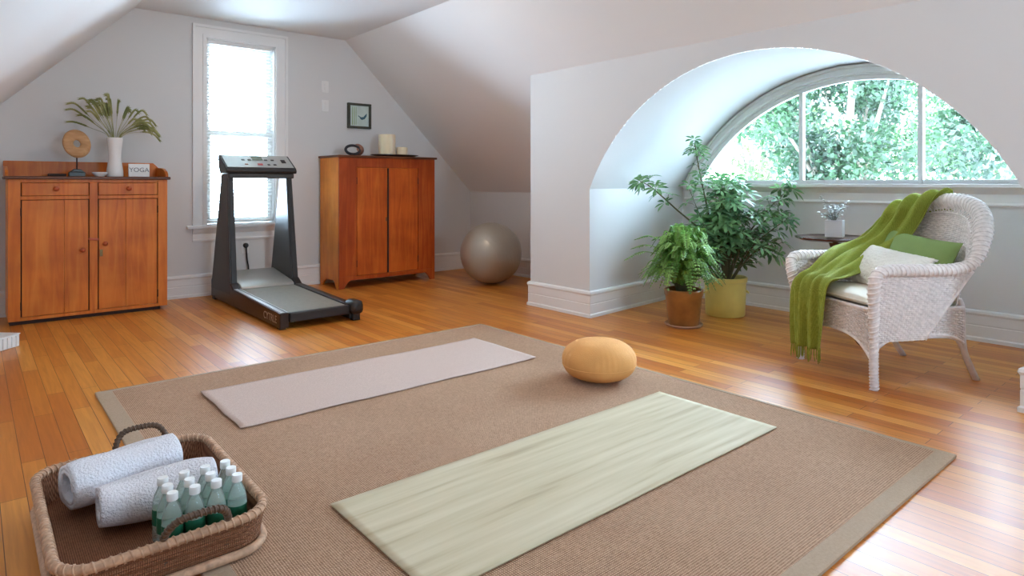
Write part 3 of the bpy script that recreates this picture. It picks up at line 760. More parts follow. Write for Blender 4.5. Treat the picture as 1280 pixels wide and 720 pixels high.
b = MB(); b.add([(-0.25, 0.01, 0.1235), (-0.24, 0.01, 0.1235), (-0.24, 1.08, 0.1565), (-0.25, 1.08, 0.1565), (-0.25, 0.01, 0.1265), (-0.24, 0.01, 0.1265), (-0.24, 1.08, 0.1595), (-0.25, 1.08, 0.1595)],
    [(0, 3, 2, 1), (4, 5, 6, 7), (0, 1, 5, 4), (1, 2, 6, 5), (2, 3, 7, 6), (3, 0, 4, 7)])
b.build('silver_strip', M['silver'], tm, smooth=0)
b = MB(); b.prism([(0.035, 0.06), (0.02, 0.09), (0.035, 0.116), (1.12, 0.15), (1.12, 0.09)], 'x', -0.225, 0.225); b.build('running_belt', M['belt'], tm, smooth=30, bevel=0.006)
b = MB(); b.box(-0.232, 0.232, -0.012, 0.03, 0.05, 0.121); b.build('rear_bar', M['black'], tm, bevel=0.008)
b = MB(); b.box(0.228, 0.335, -0.055, 0.10, 0.045, 0.155); b.build('end_cap', M['black'], tm, smooth=60, bevel=0.035)
b = MB(); b.box(0.25, 0.31, -0.03, 0.03, 0.0, 0.06); b.build('rear_foot', M['black'], tm, bevel=0.006)
b = MB(); b.box(-0.295, -0.25, 0.02, 0.08, 0.0, 0.02); b.build('rear_foot', M['black'], tm, bevel=0.004)
b = MB(); b.prism([(1.09, 0.13), (1.09, 0.165), (1.14, 0.185), (1.60, 0.25), (1.70, 0.22), (1.71, 0.12)], 'x', -0.232, 0.232); b.build('motor_hood', M['hood'], tm, smooth=30, bevel=0.012)
for s in (-1, 1):
    # tapered upright
    o0, o1 = 0.302*s, 0.235*s; t0, t1 = 0.285*s, 0.232*s
    pts = [(o0, 1.16, 0.10), (o1, 1.16, 0.10), (o1, 1.72, 0.10), (o0, 1.72, 0.10), (t0, 1.29, 1.14), (t1, 1.29, 1.14), (t1, 1.46, 1.14), (t0, 1.46, 1.14)]
    b = MB(); fs = [(0, 3, 2, 1), (4, 5, 6, 7), (0, 1, 5, 4), (1, 2, 6, 5), (2, 3, 7, 6), (3, 0, 4, 7)]
    if s > 0: fs = [f[::-1] for f in fs]
    b.add(pts, fs); up = b.build('upright', M['charcoal'], tm, smooth=0, bevel=0.008)
    # darker ribbed facing on the walker's side
    q0, q1 = 0.288*s, 0.245*s; r0, r1 = 0.272*s, 0.243*s
    b = MB(); pts = [(q0, 1.152, 0.16), (q1, 1.152, 0.16), (q1, 1.17, 0.16), (q0, 1.17, 0.16), (r0, 1.282, 1.13), (r1, 1.282, 1.13), (r1, 1.295, 1.13), (r0, 1.295, 1.13)]
    b.add(pts, fs); b.build('front_strip', M['black'], up, smooth=0, bevel=0.002)
    MB().box(min(o0, o1), max(o0, o1), 1.60, 1.68, 0.0, 0.04).build('front_foot', M['black'], tm, bevel=0.005)
b = MB(); b.box(-0.285, 0.29, 1.245, 1.30, 1.098, 1.142); b.build('cross_bar', M['charcoal'], tm, bevel=0.008)
b = MB(); b.prism([(1.235, 1.142), (1.225, 1.165), (1.245, 1.19), (1.45, 1.31), (1.475, 1.30), (1.46, 1.20), (1.42, 1.142)], 'x', -0.31, 0.31); con = b.build('console', M['black'], tm, smooth=0, bevel=0.006)
dv = Vector((0, 0.205, 0.12)).normalized(); nv = Vector((0, -0.12, 0.205)).normalized(); ctr = Vector((0, 1.3475, 1.25))
mt = Matrix((( 1, dv.x, nv.x, ctr.x), (0, dv.y, nv.y, ctr.y), (0, dv.z, nv.z, ctr.z), (0, 0, 0, 1)))
b = MB(); b.obox(mt @ Matrix.Translation((0, 0, 0.0015)), 0.292, 0.108, 0.0025); b.build('control_panel', M['silver'], con, bevel=0.001)
b = MB(); b.obox(mt @ Matrix.Translation((0.0, 0.05, 0.006)), 0.045, 0.03, 0.003); b.build('display', M['lcd'], con, bevel=0.001)
for (x, y, sx_, sy_, mm_) in ((-0.13, 0.02, .014, .010, 'charcoal'), (-0.075, 0.02, .014, .010, 'charcoal'), (0.07, 0.02, .014, .010, 'charcoal'), (0.13, 0.02, .014, .010, 'charcoal'), (0.0, -0.06, .022, .014, 'red'),
                              (-0.12, -0.06, .013, .009, 'copper'), (0.075, -0.065, .011, .010, 'charcoal'), (0.13, -0.065, .013, .010, 'charcoal'), (0.225, 0.0, .020, .028, 'black')):
    b = MB(); b.obox(mt @ Matrix.Translation((x, y, 0.0055)), sx_, sy_, 0.0025); b.build('button', M[mm_], con, bevel=0.001)
mt = Matrix(((0, 0, -1, -0.301), (-1, 0, 0, 0.20), (0, 1, 0.0, 0.066), (0, 0, 0, 1)))
off = Vector((0.055, YB-0.006-4.56, 0.45))
b = MB(); b.tube([off+Vector(p) for p in catmull([(0, -0.035, -0.01), (0.003, -0.03, -0.06), (0.012, -0.022, -0.14), (0.022, -0.03, -0.22), (0.02, -0.036, -0.34), (0.01, -0.05, -0.435), (0.03, -0.09, -0.437), (-0.02, -0.16, -0.437)], 30)], 0.007, 8)
pcd = b.build('power_cord', M['cord'], tm, smooth=180)
b = MB(); b.lathe([(0.018, 0), (0.024, 0.008), (0.024, 0.03), (0.012, 0.042)], 16, mat=Matrix.Translation(off) @ Matrix.Rotation(R(90), 4, 'X')); b.build('plug', M['cord'], pcd)
text_mesh('lettering', 'CYTRLE', 0.078, M['silver'], tm, mt)

# ------------------------------------------------------------------ floor vent box by the left wall
vt = thing('floor_vent_box', 'low white slatted vent box on the floor by the left cupboard', 'vent', (0.245, 5.235, 0), R(45))
MB().box(-0.30, -0.004, 0.004, 0.14, 0.0, 0.078).build('box_body', M['white'], vt, bevel=0.003)
b = MB()
for i in range(9): b.box(-0.29+i*0.032, -0.274+i*0.032, -0.004, 0.005, 0.006, 0.072)
b.build('front_slats', M['white'], vt, smooth=0)
MB().box(-0.304, 0, 0, 0.144, 0.078, 0.084).build('top_plate', M['white'], vt, bevel=0.002)

# ------------------------------------------------------------------ plants
TH_ = -R(40.2)
def pot(name, prof, mat, parent, n=40): return MB().lathe(prof, n).build(name, mat, parent, smooth=35)
fn = thing('potted_fern', 'bushy light green fern in a brown clay pot with saucer', 'potted plant', (4.03, 2.80, 0), TH_)
pot('saucer', [(0.0001, 0.001), (0.125, 0.001), (0.14, 0.018), (0.136, 0.022), (0.122, 0.010), (0.0001, 0.010)], M['saucer'], fn)
pot('pot', [(0.0001, 0.011), (0.105, 0.011), (0.112, 0.02), (0.132, 0.22), (0.140, 0.235), (0.142, 0.268), (0.136, 0.275), (0.128, 0.27), (0.124, 0.235), (0.0001, 0.235)], M['terracotta'], fn)
pot('soil', [(0.0001, 0.236), (0.125, 0.236), (0.06, 0.252), (0.0001, 0.255)][::1], M['soil'], fn)
random.seed(11)
lf, rc = MB(), MB()
def frond(p0, a, reach, rise, L=24, wmax=0.05, droop=0.5):
    d = Vector((math.cos(a), math.sin(a), 0))
    pts = catmull([p0, p0+d*reach*0.25+Vector((0, 0, rise*0.75)), p0+d*reach*0.65+Vector((0, 0, rise*1.02)), p0+d*reach+Vector((0, 0, rise*(1.0-droop)))], L)
    rc.tube(pts, 0.0014, 4, cap=False)
    for k in range(4, L+1):
        t = k/L; q = (pts[min(k+1, L)]-pts[k-1]).normalized()
        s_ = q.cross(Vector((0, 0, 1)));
        if s_.length < 0.1: s_ = Vector((-math.sin(a), math.cos(a), 0))
        s_.normalize(); up = s_.cross(q)
        wd = wmax*math.sin(math.pi*min(1, (t*0.86+0.14)))**0.6
        for sg in (-1, 1):
            c = pts[k]; ln = wd*random.uniform(0.8, 1.1); tip = c+s_*sg*ln+q*ln*0.35-up*ln*random.uniform(-0.1, 0.3)
            m_ = c+s_*sg*ln*0.5+q*ln*0.12; w_ = q*0.008
            lf.add([c-w_*0.4, m_-w_+up*0.003, tip, m_+w_+up*0.003, c+w_*0.4], [(0, 1, 2, 3, 4)])
for i in range(230):
    a = random.uniform(0, 2*math.pi); ph = R(random.uniform(8, 86)); ln = random.uniform(0.20, 0.36)
    p0 = Vector((0.06*math.cos(a)*random.random(), 0.06*math.sin(a)*random.random(), 0.25))
    rise = ln*math.sin(ph)*1.12+0.09; reach = ln*math.cos(ph)*0.85+0.03; dr = random.uniform(0.05, 0.30) if ph > R(30) else random.uniform(0.25, 0.9)
    frond(p0, a, reach, rise, droop=dr, wmax=random.uniform(0.032, 0.050))
for (a, re, ri, dr) in ((R(185), 0.40, 0.34, 0.06), (R(195), 0.48, 0.30, 0.18), (R(172), 0.36, 0.40, 0.05), (R(200), 0.30, 0.18, 0.3), (R(8), 0.28, 0.26, 0.35), (R(-8), 0.30, 0.20, 0.7), (R(90), 0.12, 0.40, 0.0), (R(60), 0.15, 0.40, 0.02), (R(120), 0.18, 0.38, 0.05)):
    frond(Vector((0, 0, 0.25)), a, re, ri, droop=dr, L=32, wmax=0.05)
lf.build('fronds', M['fern'], fn, smooth=0); rc.build('stems', M['stem'], fn)

um = thing('umbrella_plant', 'tall spreading umbrella plant in a pale yellow pot by the dormer window', 'potted plant', (4.615, 2.815, 0), TH_)
pot('pot', [(0.0001, 0.002), (0.145, 0.002), (0.152, 0.012), (0.155, 0.10), (0.160, 0.27), (0.168, 0.275), (0.170, 0.305), (0.164, 0.31), (0.156, 0.30), (0.154, 0.265), (0.0001, 0.265)], M['yellowpot'], um)
b = MB(); b.tube([(0.166+0.0*i, 0, 0) for i in range(1)], 0.01) if False else None
pot('soil', [(0.0001, 0.266), (0.1535, 0.266), (0.09, 0.282), (0.0001, 0.284)], M['soil'], um)
for s in (-1, 1):
    MB().tube([(0.158*s, -0.04, 0.20), (0.178*s, -0.03, 0.185), (0.186*s, 0, 0.175), (0.178*s, 0.03, 0.185), (0.158*s, 0.04, 0.20)], 0.006, 8).build('pot_handle', M['yellowpot'], um, smooth=180)
random.seed(5)
lv, st = MB(), MB()
def leaflet(c, d, L, w, nrm):
    d = d.normalized(); s_ = d.cross(nrm)
    if s_.length < 1e-3: s_ = d.orthogonal()
    s_.normalize(); u_ = s_.cross(d).normalized(); P = []
    for k, (t, ww) in enumerate(((0.0, 0.1), (0.22, 0.55), (0.5, 1.0), (0.78, 0.8), (1.0, 0.06))):
        c2 = c+d*L*t-Vector((0, 0, 1))*L*0.28*t*t
        P.append((c2+s_*w*ww+u_*w*0.18*ww, c2, c2-s_*w*ww+u_*w*0.18*ww))
    vs = [p for r_ in P for p in r_]; fs = []
    for k in range(4):
        for j in range(2): fs.append((k*3+j, k*3+j+1, k*3+j+4, k*3+j+3))
    lv.add(vs, fs)
def umbrella(c, d, size, n=7):
    d = d.normalized(); s_ = d.orthogonal().normalized(); t_ = d.cross(s_)
    a0 = random.uniform(0, 6.28)
    for i in range(n):
        a = a0+2*math.pi*i/n+random.uniform(-0.15, 0.15); o = s_*math.cos(a)+t_*math.sin(a)
        dd = (o+d*0.25).normalized(); leaflet(c+dd*0.012, dd, size*random.uniform(0.8, 1.1), size*0.165, d)
def branch(P, r0, n_leaf, size=0.10, start=0.35, pet=0.09):
    pts = catmull(P, 30); st.tube(pts, [r0*(1-0.6*i/30) for i in range(31)], 7)
    for i in range(n_leaf):
        t = start+(1-start)*i/max(1, n_leaf-1); c = pts[min(30, int(t*30))]
        a = i*2.4+random.uniform(-0.4, 0.4); tdir = (pts[min(30, int(t*30)+1)]-pts[max(0, int(t*30)-1)]).normalized()
        s_ = tdir.orthogonal().normalized(); o = s_*math.cos(a)+tdir.cross(s_)*math.sin(a)
        d = (o*0.9+tdir*0.5+Vector((0, 0, 0.35))).normalized(); L = pet*random.uniform(0.6, 1.2)*(1 if t < 0.95 else 0.5)
        e = c+d*L; e2 = (c+e)*0.5+Vector((0, 0, 0.01)); st.tube([c, e2, e], 0.0018, 4, cap=False)
        umbrella(e, (d*0.9+Vector((random.uniform(-0.3, 0.3), random.uniform(-0.3, 0.3), 0.55))).normalized(), size*random.uniform(0.8, 1.1), random.choice((6, 7, 7, 8)))
Z0 = 0.27
branch([(-0.04, 0, Z0), (-0.16, -0.02, 0.62), (-0.42, -0.06, 0.86), (-0.60, -0.05, 1.02), (-0.69, -0.05, 1.07)], 0.009, 11, 0.085, 0.55, 0.07)
branch([(-0.02, 0.03, Z0), (-0.12, 0.04, 0.8), (-0.19, 0.05, 1.15), (-0.23, 0.05, 1.38)], 0.009, 13, 0.085, 0.42, 0.075)
branch([(0.02, -0.02, Z0), (0.16, -0.02, 0.62), (0.36, 0.0, 0.86), (0.50, 0.0, 1.00)], 0.008, 13, 0.095, 0.35, 0.09)
branch([(0.04, 0, Z0), (0.2, -0.05, 0.55), (0.36, -0.08, 0.70), (0.45, -0.08, 0.76)], 0.007, 10, 0.095, 0.3)
branch([(0.03, -0.03, Z0), (0.16, -0.10, 0.48), (0.27, -0.12, 0.55), (0.34, -0.10, 0.53)], 0.007, 8, 0.09, 0.35)
for i in range(24):
    a = random.uniform(0, 6.28); rr_ = random.uniform(0.06, 0.34); zt = random.uniform(0.58, 1.10)-0.35*max(0, rr_-0.2)
    dx, dy = rr_*math.cos(a)+0.03, 0.6*rr_*math.sin(a)
    branch([(dx*0.15, dy*0.15, Z0), (dx*0.5, dy*0.5, Z0+0.5*(zt-Z0)), (dx, dy, zt)], 0.006, 9, 0.095, 0.28, 0.09)
lv.build('leaves', M['umbrella'], um, smooth=30); st.build('stems', M['stem'], um, smooth=180)

# ------------------------------------------------------------------ side table
tb = thing('side_table', 'dark wooden pedestal side table behind the wicker chair', 'side table', (4.63, 1.96, 0), TH_)
ZTB = 0.676
b = MB(); n = 48
def pie(r, z): return [(r*(1+0.035*math.cos(8*2*math.pi*i/n))*math.cos(2*math.pi*i/n+0.2), r*(1+0.035*math.cos(8*2*math.pi*i/n))*math.sin(2*math.pi*i/n+0.2), z) for i in range(n)]
R_ = [pie(0.235, ZTB-0.02), pie(0.258, ZTB-0.010), pie(0.262, ZTB), pie(0.252, ZTB+0.004), pie(0.243, ZTB-0.002)]
vs = [p for r_ in R_ for p in r_]; fs = [(k*n+i, k*n+(i+1) % n, (k+1)*n+(i+1) % n, (k+1)*n+i) for k in range(4) for i in range(n)]
fs += [tuple(range(n))[::-1], tuple(range(4*n, 5*n))]; b.add(vs, fs); b.build('table_top', M['tablewood'], tb, smooth=40)
b = MB(); b.lathe([(0.045, 0.16), (0.05, 0.20), (0.035, 0.24), (0.022, 0.30), (0.03, 0.36), (0.042, 0.42), (0.03, 0.48), (0.02, 0.53), (0.022, 0.58), (0.04, 0.61), (0.05, 0.645), (0.052, ZTB-0.02)], 24)
b.build('pedestal', M['tablewood'], tb, smooth=60)
for a in (R(188), R(268), R(30)):
    d = Vector((math.cos(a), math.sin(a), 0))
    pts = catmull([d*0.03+Vector((0, 0, 0.20)), d*0.12+Vector((0, 0, 0.20)), d*0.22+Vector((0, 0, 0.10)), d*0.29+Vector((0, 0, 0.03)), d*0.335+Vector((0, 0, 0.012))], 18)
    MB().tube(pts, [0.022-0.010*i/18 for i in range(19)], 10).build('leg', M['tablewood'], tb, smooth=180)
cp = thing('cube_planter', 'small white cube planter with a grey-green sprig on the side table', 'planter', (4.645, 1.975, ZTB+0.0015), TH_-R(35))
q = 0.056
b = MB(); b.box(-q, q, -q, q, 0, 0.010)
for a in ((-q, q, -q, -q+.007), (-q, q, q-.007, q), (-q, -q+.007, -q+.007, q-.007), (q-.007, q, -q+.007, q-.007)): b.box(*a, 0.010, 0.118)
b.build('pot', M['bluewhite'], cp, smooth=0, bevel=0.002)
MB().box(-q+.007, q-.007, -q+.007, q-.007, 0.09, 0.1).build('soil', M['soil'], cp, smooth=0)
random.seed(21); st, lv = MB(), MB()
for i in range(16):
    a = random.uniform(0, 6.28); r_ = random.uniform(0.03, 0.13); zt = 0.10+random.uniform(0.04, 0.19)
    pts = catmull([(0, 0, 0.095), (r_*0.4*math.cos(a), r_*0.4*math.sin(a), 0.10+(zt-0.1)*0.6), (r_*math.cos(a), r_*math.sin(a), zt)], 10)
    st.tube(pts, 0.0012, 4, cap=False)
    for k in range(3, 11):
        d = Vector((math.cos(k*2.4+i), math.sin(k*2.4+i), 0.3)); leaflet(pts[k], d, random.uniform(0.028, 0.045), 0.011, Vector((0, 0, 1)))
st.build('stems', M['stem'], cp); lv.build('leaves', M['sprig'], cp, smooth=30)

# ------------------------------------------------------------------ wicker armchair (local +Y is the sitting direction, +X its far side)
CH = (3.95, 1.395, 0); CR = math.atan2(0.49, -0.87)-R(90)
ch = thing('wicker_armchair', 'white painted wicker armchair with rounded back by the dormer window', 'armchair', CH, CR)
def weave(mb, S, nst, nwv, r=0.0036, amp=0.0034, sr=0.0038, back=True):
    def nrm(u, v):
        e = 1e-3; a = Vector(S(min(1, u+e), v))-Vector(S(max(0, u-e), v)); c_ = Vector(S(u, min(1, v+e)))-Vector(S(u, max(0, v-e)))
        n_ = a.cross(c_); return n_.normalized() if n_.length > 1e-12 else Vector((0, 0, 1))
    for i in range(nst+1):
        u = i/nst; mb.tube([S(u, k/10) for k in range(11)], sr, 5, cap=False)
    K = nst*4
    for j in range(nwv+1):
        v = j/nwv; pts = []
        for k in range(K+1):
            u = k/K; pts.append(Vector(S(u, v))+nrm(u, v)*amp*1.3*math.cos(math.pi*(u*nst+j)))
        mb.tube(pts, r, 4, cap=False)
    if back: mb.grid(S, 16, 8)
def yb_(x, z): return -0.265-0.16*((z-0.40)/0.55)+0.16*(abs(x)/0.36)**2.2
rim = []
half = [(-0.355, 0.10, 0.612), (-0.362, -0.05, 0.612), (-0.362, -0.15, 0.625), (-0.358, -0.215, 0.665), (-0.345, -0.255, 0.725), (-0.315, -0.305, 0.80), (-0.265, -0.355, 0.87), (-0.19, -0.395, 0.92), (-0.10, -0.415, 0.945), (0, -0.422, 0.952)]
front = [(-0.300, 0.335, 0.17), (-0.306, 0.343, 0.30), (-0.322, 0.358, 0.44), (-0.338, 0.368, 0.54), (-0.348, 0.362, 0.588), (-0.352, 0.325, 0.612), (-0.352, 0.24, 0.615)]
hp = front+half
full = hp+[(-x, y, z) for (x, y, z) in hp[:-1][::-1]]
NP = 220
rp = catmull(full, NP)
def rimr(p): 
    z = p.z
    return 0.016+0.012*min(1, max(0, (z-0.17)/0.35))+0.014*min(1, max(0, (z-0.63)/0.15))
b = MB(); rad = [rimr(p) for p in rp]; b.tube(rp, rad, 12)
# helical wrapping strands: the plaited look of the rolled border
def coil(mb, path, rad, strands, pitch, r):
    L = [0]
    for a, c_ in zip(path, path[1:]): L.append(L[-1]+(c_-a).length)
    T = L[-1]; n = int(T/pitch*10)
    frames = []; up = Vector((0, 0, 1))
    for i, p in enumerate(path):
        d = (path[min(i+1, len(path)-1)]-path[max(i-1, 0)]).normalized()
        up = up-d*up.dot(d)
        if up.length < 1e-4: up = d.orthogonal()
        up = up.normalized(); frames.append((up.copy(), d.cross(up)))
    for s_ in range(strands):
        pts = []; j = 0
        for k in range(n+1):
            l = T*k/n
            while j < len(L)-2 and L[j+1] < l: j += 1
            t = (l-L[j])/max(1e-9, L[j+1]-L[j]); p = path[j].lerp(path[j+1], t); u_ = frames[j][0].lerp(frames[j+1][0], t); w_ = frames[j][1].lerp(frames[j+1][1], t)
            rr__ = rad[j]*(1-t)+rad[j+1]*t; a = 2*math.pi*(l/pitch+s_/strands)
            pts.append(p+(u_*math.cos(a)+w_*math.sin(a))*rr__)
        mb.tube(pts, r, 4, cap=False)
coil(b, rp, rad, 2, 0.052, 0.0062)
b.build('rolled_border', M['wicker'], ch, smooth=180)
# backrest: barrel-curved woven panel inside the hoop
hoop = [p for p in rp if p.z > 0.61 and p.y < 0.02]
def hw_at(z):
    # half width of the hoop interior at height z
    if z < 0.62: return 0.30+0.04*(z-0.42)/0.2
    best = 0
    for p in hoop:
        if p.x < 0 and abs(p.z-z) < 0.012: best = max(best, -p.x)
    return best
zt_ = [0.40+0.54*i/60 for i in range(61)]
hwv = [max(0.0, hw_at(z)) for z in zt_]
for i in range(1, 61):
    if hwv[i] == 0: hwv[i] = hwv[i-1]*0.8
def HW(z):
    t = (z-0.40)/0.54*60; i = max(0, min(59, int(t))); f_ = min(1, max(0, t-i)); return hwv[i]*(1-f_)+hwv[i+1]*f_
def topz(x):
    best = 0.62
    for p, q_ in zip(hoop, hoop[1:]):
        if (p.x-x)*(q_.x-x) <= 0 and p.z > 0.62: best = max(best, (p.z+q_.z)/2)
    return best
TX = [topz(-0.335+0.67*i/80) for i in range(81)]
def TZ(x):
    t = (x+0.335)/0.67*80; i = max(0, min(79, int(t))); f_ = min(1, max(0, t-i)); return TX[i]*(1-f_)+TX[i+1]*f_
def SB(u, v):
    x = -0.330+0.66*u; zt = TZ(x)*0.915+0.020; z = 0.41+(zt-0.41)*v; xx_ = x*(0.84+0.0*v)
    return (xx_, yb_(xx_, z), z)
b = MB(); weave(b, SB, 26, 44, r=0.0042, amp=0.003); b.build('backrest', M['wicker'], ch, smooth=180)
# openwork inner band of the back border
b = MB(); inner = []
for p in rp:
    if p.z > 0.66:
        cx, cz = 0.0, 0.62; dx, dz = p.x-cx, p.z-cz; L_ = math.hypot(dx, dz); k_ = (L_-0.068)/L_
        x_, z_ = cx+dx*k_, cz+dz*k_; inner.append((p, Vector((x_, yb_(x_, z_)+0.012, z_))))
b.tube([q_ for p, q_ in inner], 0.0065, 6)
for k in range(0, len(inner)-3, 3):
    a, c_ = inner[k][1], inner[k+3][0]; b.tube([a, (a+c_)/2+Vector((0, 0.008, 0)), c_+Vector((0, 0.012, 0))], 0.0048, 5)
    a, c_ = inner[k+3][1], inner[k][0]; b.tube([a, (a+c_)/2+Vector((0, 0.014, 0)), c_+Vector((0, 0.012, 0))], 0.0048, 5)
b.build('back_lattice', M['wicker'], ch, smooth=180)
for s in (-1, 1):
    def SA(u, v, s=s):
        ztop = 0.600; z = ztop-v*(ztop-0.245)
        y = 0.335-0.02*v*0+0.022*(1-v)-u*((0.56)*(1-v)+0.30*v)
        x = s*(0.350-0.052*min(1, v*1.15)); return (x, y, z)
    b = MB(); weave(b, SA, 20, 34, r=0.0042)
    b.tube([SA(1, k/12) for k in range(13)], 0.010, 8)
    b.build('arm_panel', M['wicker'], ch, smooth=180)
    def SS(u, v, s=s): return (s*0.288, 0.30-u*0.51, 0.40-v*(0.135+0.05*(abs(2*u-1))**4))
    b = MB(); weave(b, SS, 22, 13, r=0.0046, amp=0.004, back=False); b.tube([SS(k/14, 1) for k in range(15)], 0.0085, 8); b.tube([SS(k/14, 0) for k in range(15)], 0.0085, 8)
    b.build('side_skirt', M['wicker'], ch, smooth=180)
def SF(u, v):
    x = -0.298+0.596*u; zb = 0.255-0.13*abs(2*u-1)**3.2; return (x, 0.335-0.0*u, 0.405-v*(0.405-zb))
b = MB(); weave(b, SF, 26, 16, r=0.0046, amp=0.004, back=False); b.tube([SF(k/24, 1) for k in range(25)], 0.0085, 8); b.tube([SF(k/14, 0) for k in range(15)], 0.010, 8)
b.build('front_skirt', M['wicker'], ch, smooth=180)
def SR(u, v): return (-0.27+0.54*u, -0.215, 0.40-v*(0.12+0.05*abs(2*u-1)**3))
b = MB(); weave(b, SR, 22, 11, r=0.0046, amp=0.004, back=False); b.tube([SR(k/14, 1) for k in range(15)], 0.0085, 8); b.build('rear_skirt', M['wicker'], ch, smooth=180)
b = MB(); b.box(-0.285, 0.285, -0.21, 0.325, 0.385, 0.403); b.build('seat', M['wicker'], ch, bevel=0.006)
for s in (-1, 1):
    pts = catmull([(0.298*s, 0.336, 0.40), (0.298*s, 0.336, 0.22), (0.300*s, 0.338, 0.10), (0.298*s, 0.332, 0.0)], 16)
    b = MB(); b.tube(pts, [0.021]*9+[0.021-0.0005*i for i in range(8)], 10); coil(b, pts, [0.0205]*17, 1, 0.016, 0.004); b.build('leg', M['wickerleg'], ch, smooth=180)
    pts = catmull([(0.262*s, -0.205, 0.44), (0.272*s, -0.215, 0.40), (0.275*s, -0.215, 0.28), (0.268*s, -0.235, 0.17), (0.256*s, -0.29, 0.07), (0.248*s, -0.335, 0.0)], 24)
    b = MB(); b.tube(pts, [0.017]*25, 10); b.build('leg', M['wickerleg'], ch, smooth=180)
    # bent brace from the rear leg under the side rail
    pts = catmull([(0.287*s, 0.10, 0.255), (0.285*s, -0.06, 0.252), (0.277*s, -0.17, 0.235), (0.268*s, -0.235, 0.16)], 12)
    MB().tube(pts, 0.009, 8).build('brace', M['wickerleg'], ch, smooth=180)

def chair_thing(name, label, cat): return thing(name, label, cat, CH, CR)
def pillow(mb, mat, a, bb, T, fluff=0.0, nu=40, seedv=0):
    rnd = random.Random(seedv); ph = [rnd.uniform(0, 6.28) for _ in range(6)]
    top, bot = [], []
    for sgn in (1, -1):
        vs = []
        for j in range(nu+1):
            for i in range(nu+1):
                u = -1+2*i/nu; v = -1+2*j/nu
                x = a*u*(1-0.07*(1-abs(v)**2)*abs(u)**2); y = bb*v*(1-0.09*(1-abs(u)**2)*abs(v)**2)
                h_ = ((1-abs(u)**2.6)*(1-abs(v)**2.6))**0.55 if abs(u) < 1 and abs(v) < 1 else 0
                wr = 1+0.07*math.sin(u*5+v*3+ph[0])*abs(u)+0.05*math.sin(v*9+ph[1]+u*4)*abs(v)
                z = sgn*T*h_*wr
                if fluff: z += sgn*fluff*h_*(rnd.random()-0.5); x += fluff*(rnd.random()-0.5); y += fluff*(rnd.random()-0.5)
                vs.append(mat @ Vector((x, y, z)))
        fs = [(j*(nu+1)+i, j*(nu+1)+i+1, (j+1)*(nu+1)+i+1, (j+1)*(nu+1)+i) for j in range(nu) for i in range(nu)]
        if sgn < 0: fs = [f[::-1] for f in fs]
        mb.add(vs, fs)
# seat cushion
sc_ = chair_thing('seat_cushion', 'cream seat cushion lying in the wicker armchair', 'cushion')
b = MB(); nx = 40
def SCU(sgn):
    def f(u, v):
        x = -0.275+0.55*u; y = -0.20+0.53*v; a = abs(2*u-1); c_ = abs(2*v-1)
        h_ = ((1-a**6)*(1-c_**6))**0.5
        return (x, y, 0.4365+sgn*0.031*h_+(0.006*h_ if sgn > 0 else 0))
    return f
b.grid(SCU(1), nx, nx); n0 = len(b.f); b.grid(SCU(-1), nx, nx)
for i in range(n0, len(b.f)): b.f[i] = b.f[i][::-1]
b.build('cushion_body', M['cushion'], sc_, smooth=180)
b = MB(); e = [(-0.272+0.544*t, -0.197, 0) for t in [i/10 for i in range(10)]]+[(0.272, -0.197+0.524*i/10, 0) for i in range(10)]+[(0.272-0.544*i/10, 0.327, 0) for i in range(10)]+[(-0.272, 0.327-0.524*i/10, 0) for i in range(10)]
b.tube([(x, y, 0.4365) for x, y, z in e], 0.005, 6, close=True); b.build('piping', M['cushion'], sc_, smooth=180)
# green lumbar cushion
gc = chair_thing('green_cushion', 'plain green oblong cushion leaning against the wicker chair back', 'cushion')
mt = Matrix.Translation((0.015, -0.185, 0.62)) @ Matrix.Rotation(R(-5), 4, 'Y') @ Matrix.Rotation(R(-68), 4, 'X') @ Matrix.Rotation(R(0), 4, 'Z')
b = MB(); pillow(b, mt, 0.265, 0.150, 0.065, seedv=2); b.build('cushion_body', M['greencush'], gc, smooth=180)
# white fluffy cushion
wc = chair_thing('fluffy_cushion', 'white fluffy cushion with fringed ends in front of the green one', 'cushion')
mt = Matrix.Translation((0.035, -0.02, 0.565)) @ Matrix.Rotation(R(-7), 4, 'Y') @ Matrix.Rotation(R(-46), 4, 'X') @ Matrix.Rotation(R(3), 4, 'Z')
b = MB(); pillow(b, mt, 0.225, 0.142, 0.062, fluff=0.004, nu=56, seedv=4); b.build('cushion_body', M['whitefluff'], wc, smooth=180)
rnd = random.Random(9)
for s in (-1, 1):
    b = MB()
    for i in range(60):
        v = -1+2*i/59; p0 = Vector((0.217*s, 0.13*v, 0)); p1 = p0+Vector((s*rnd.uniform(0.018, 0.038), rnd.uniform(-0.012, 0.012), rnd.uniform(-0.012, 0.012)))
        b.tube([mt @ p0, mt @ ((p0+p1)/2+Vector((0, 0, 0.004))), mt @ p1], [0.004, 0.004, 0.0015], 5)
    b.build('fringe', M['whitefluff'], wc, smooth=180)
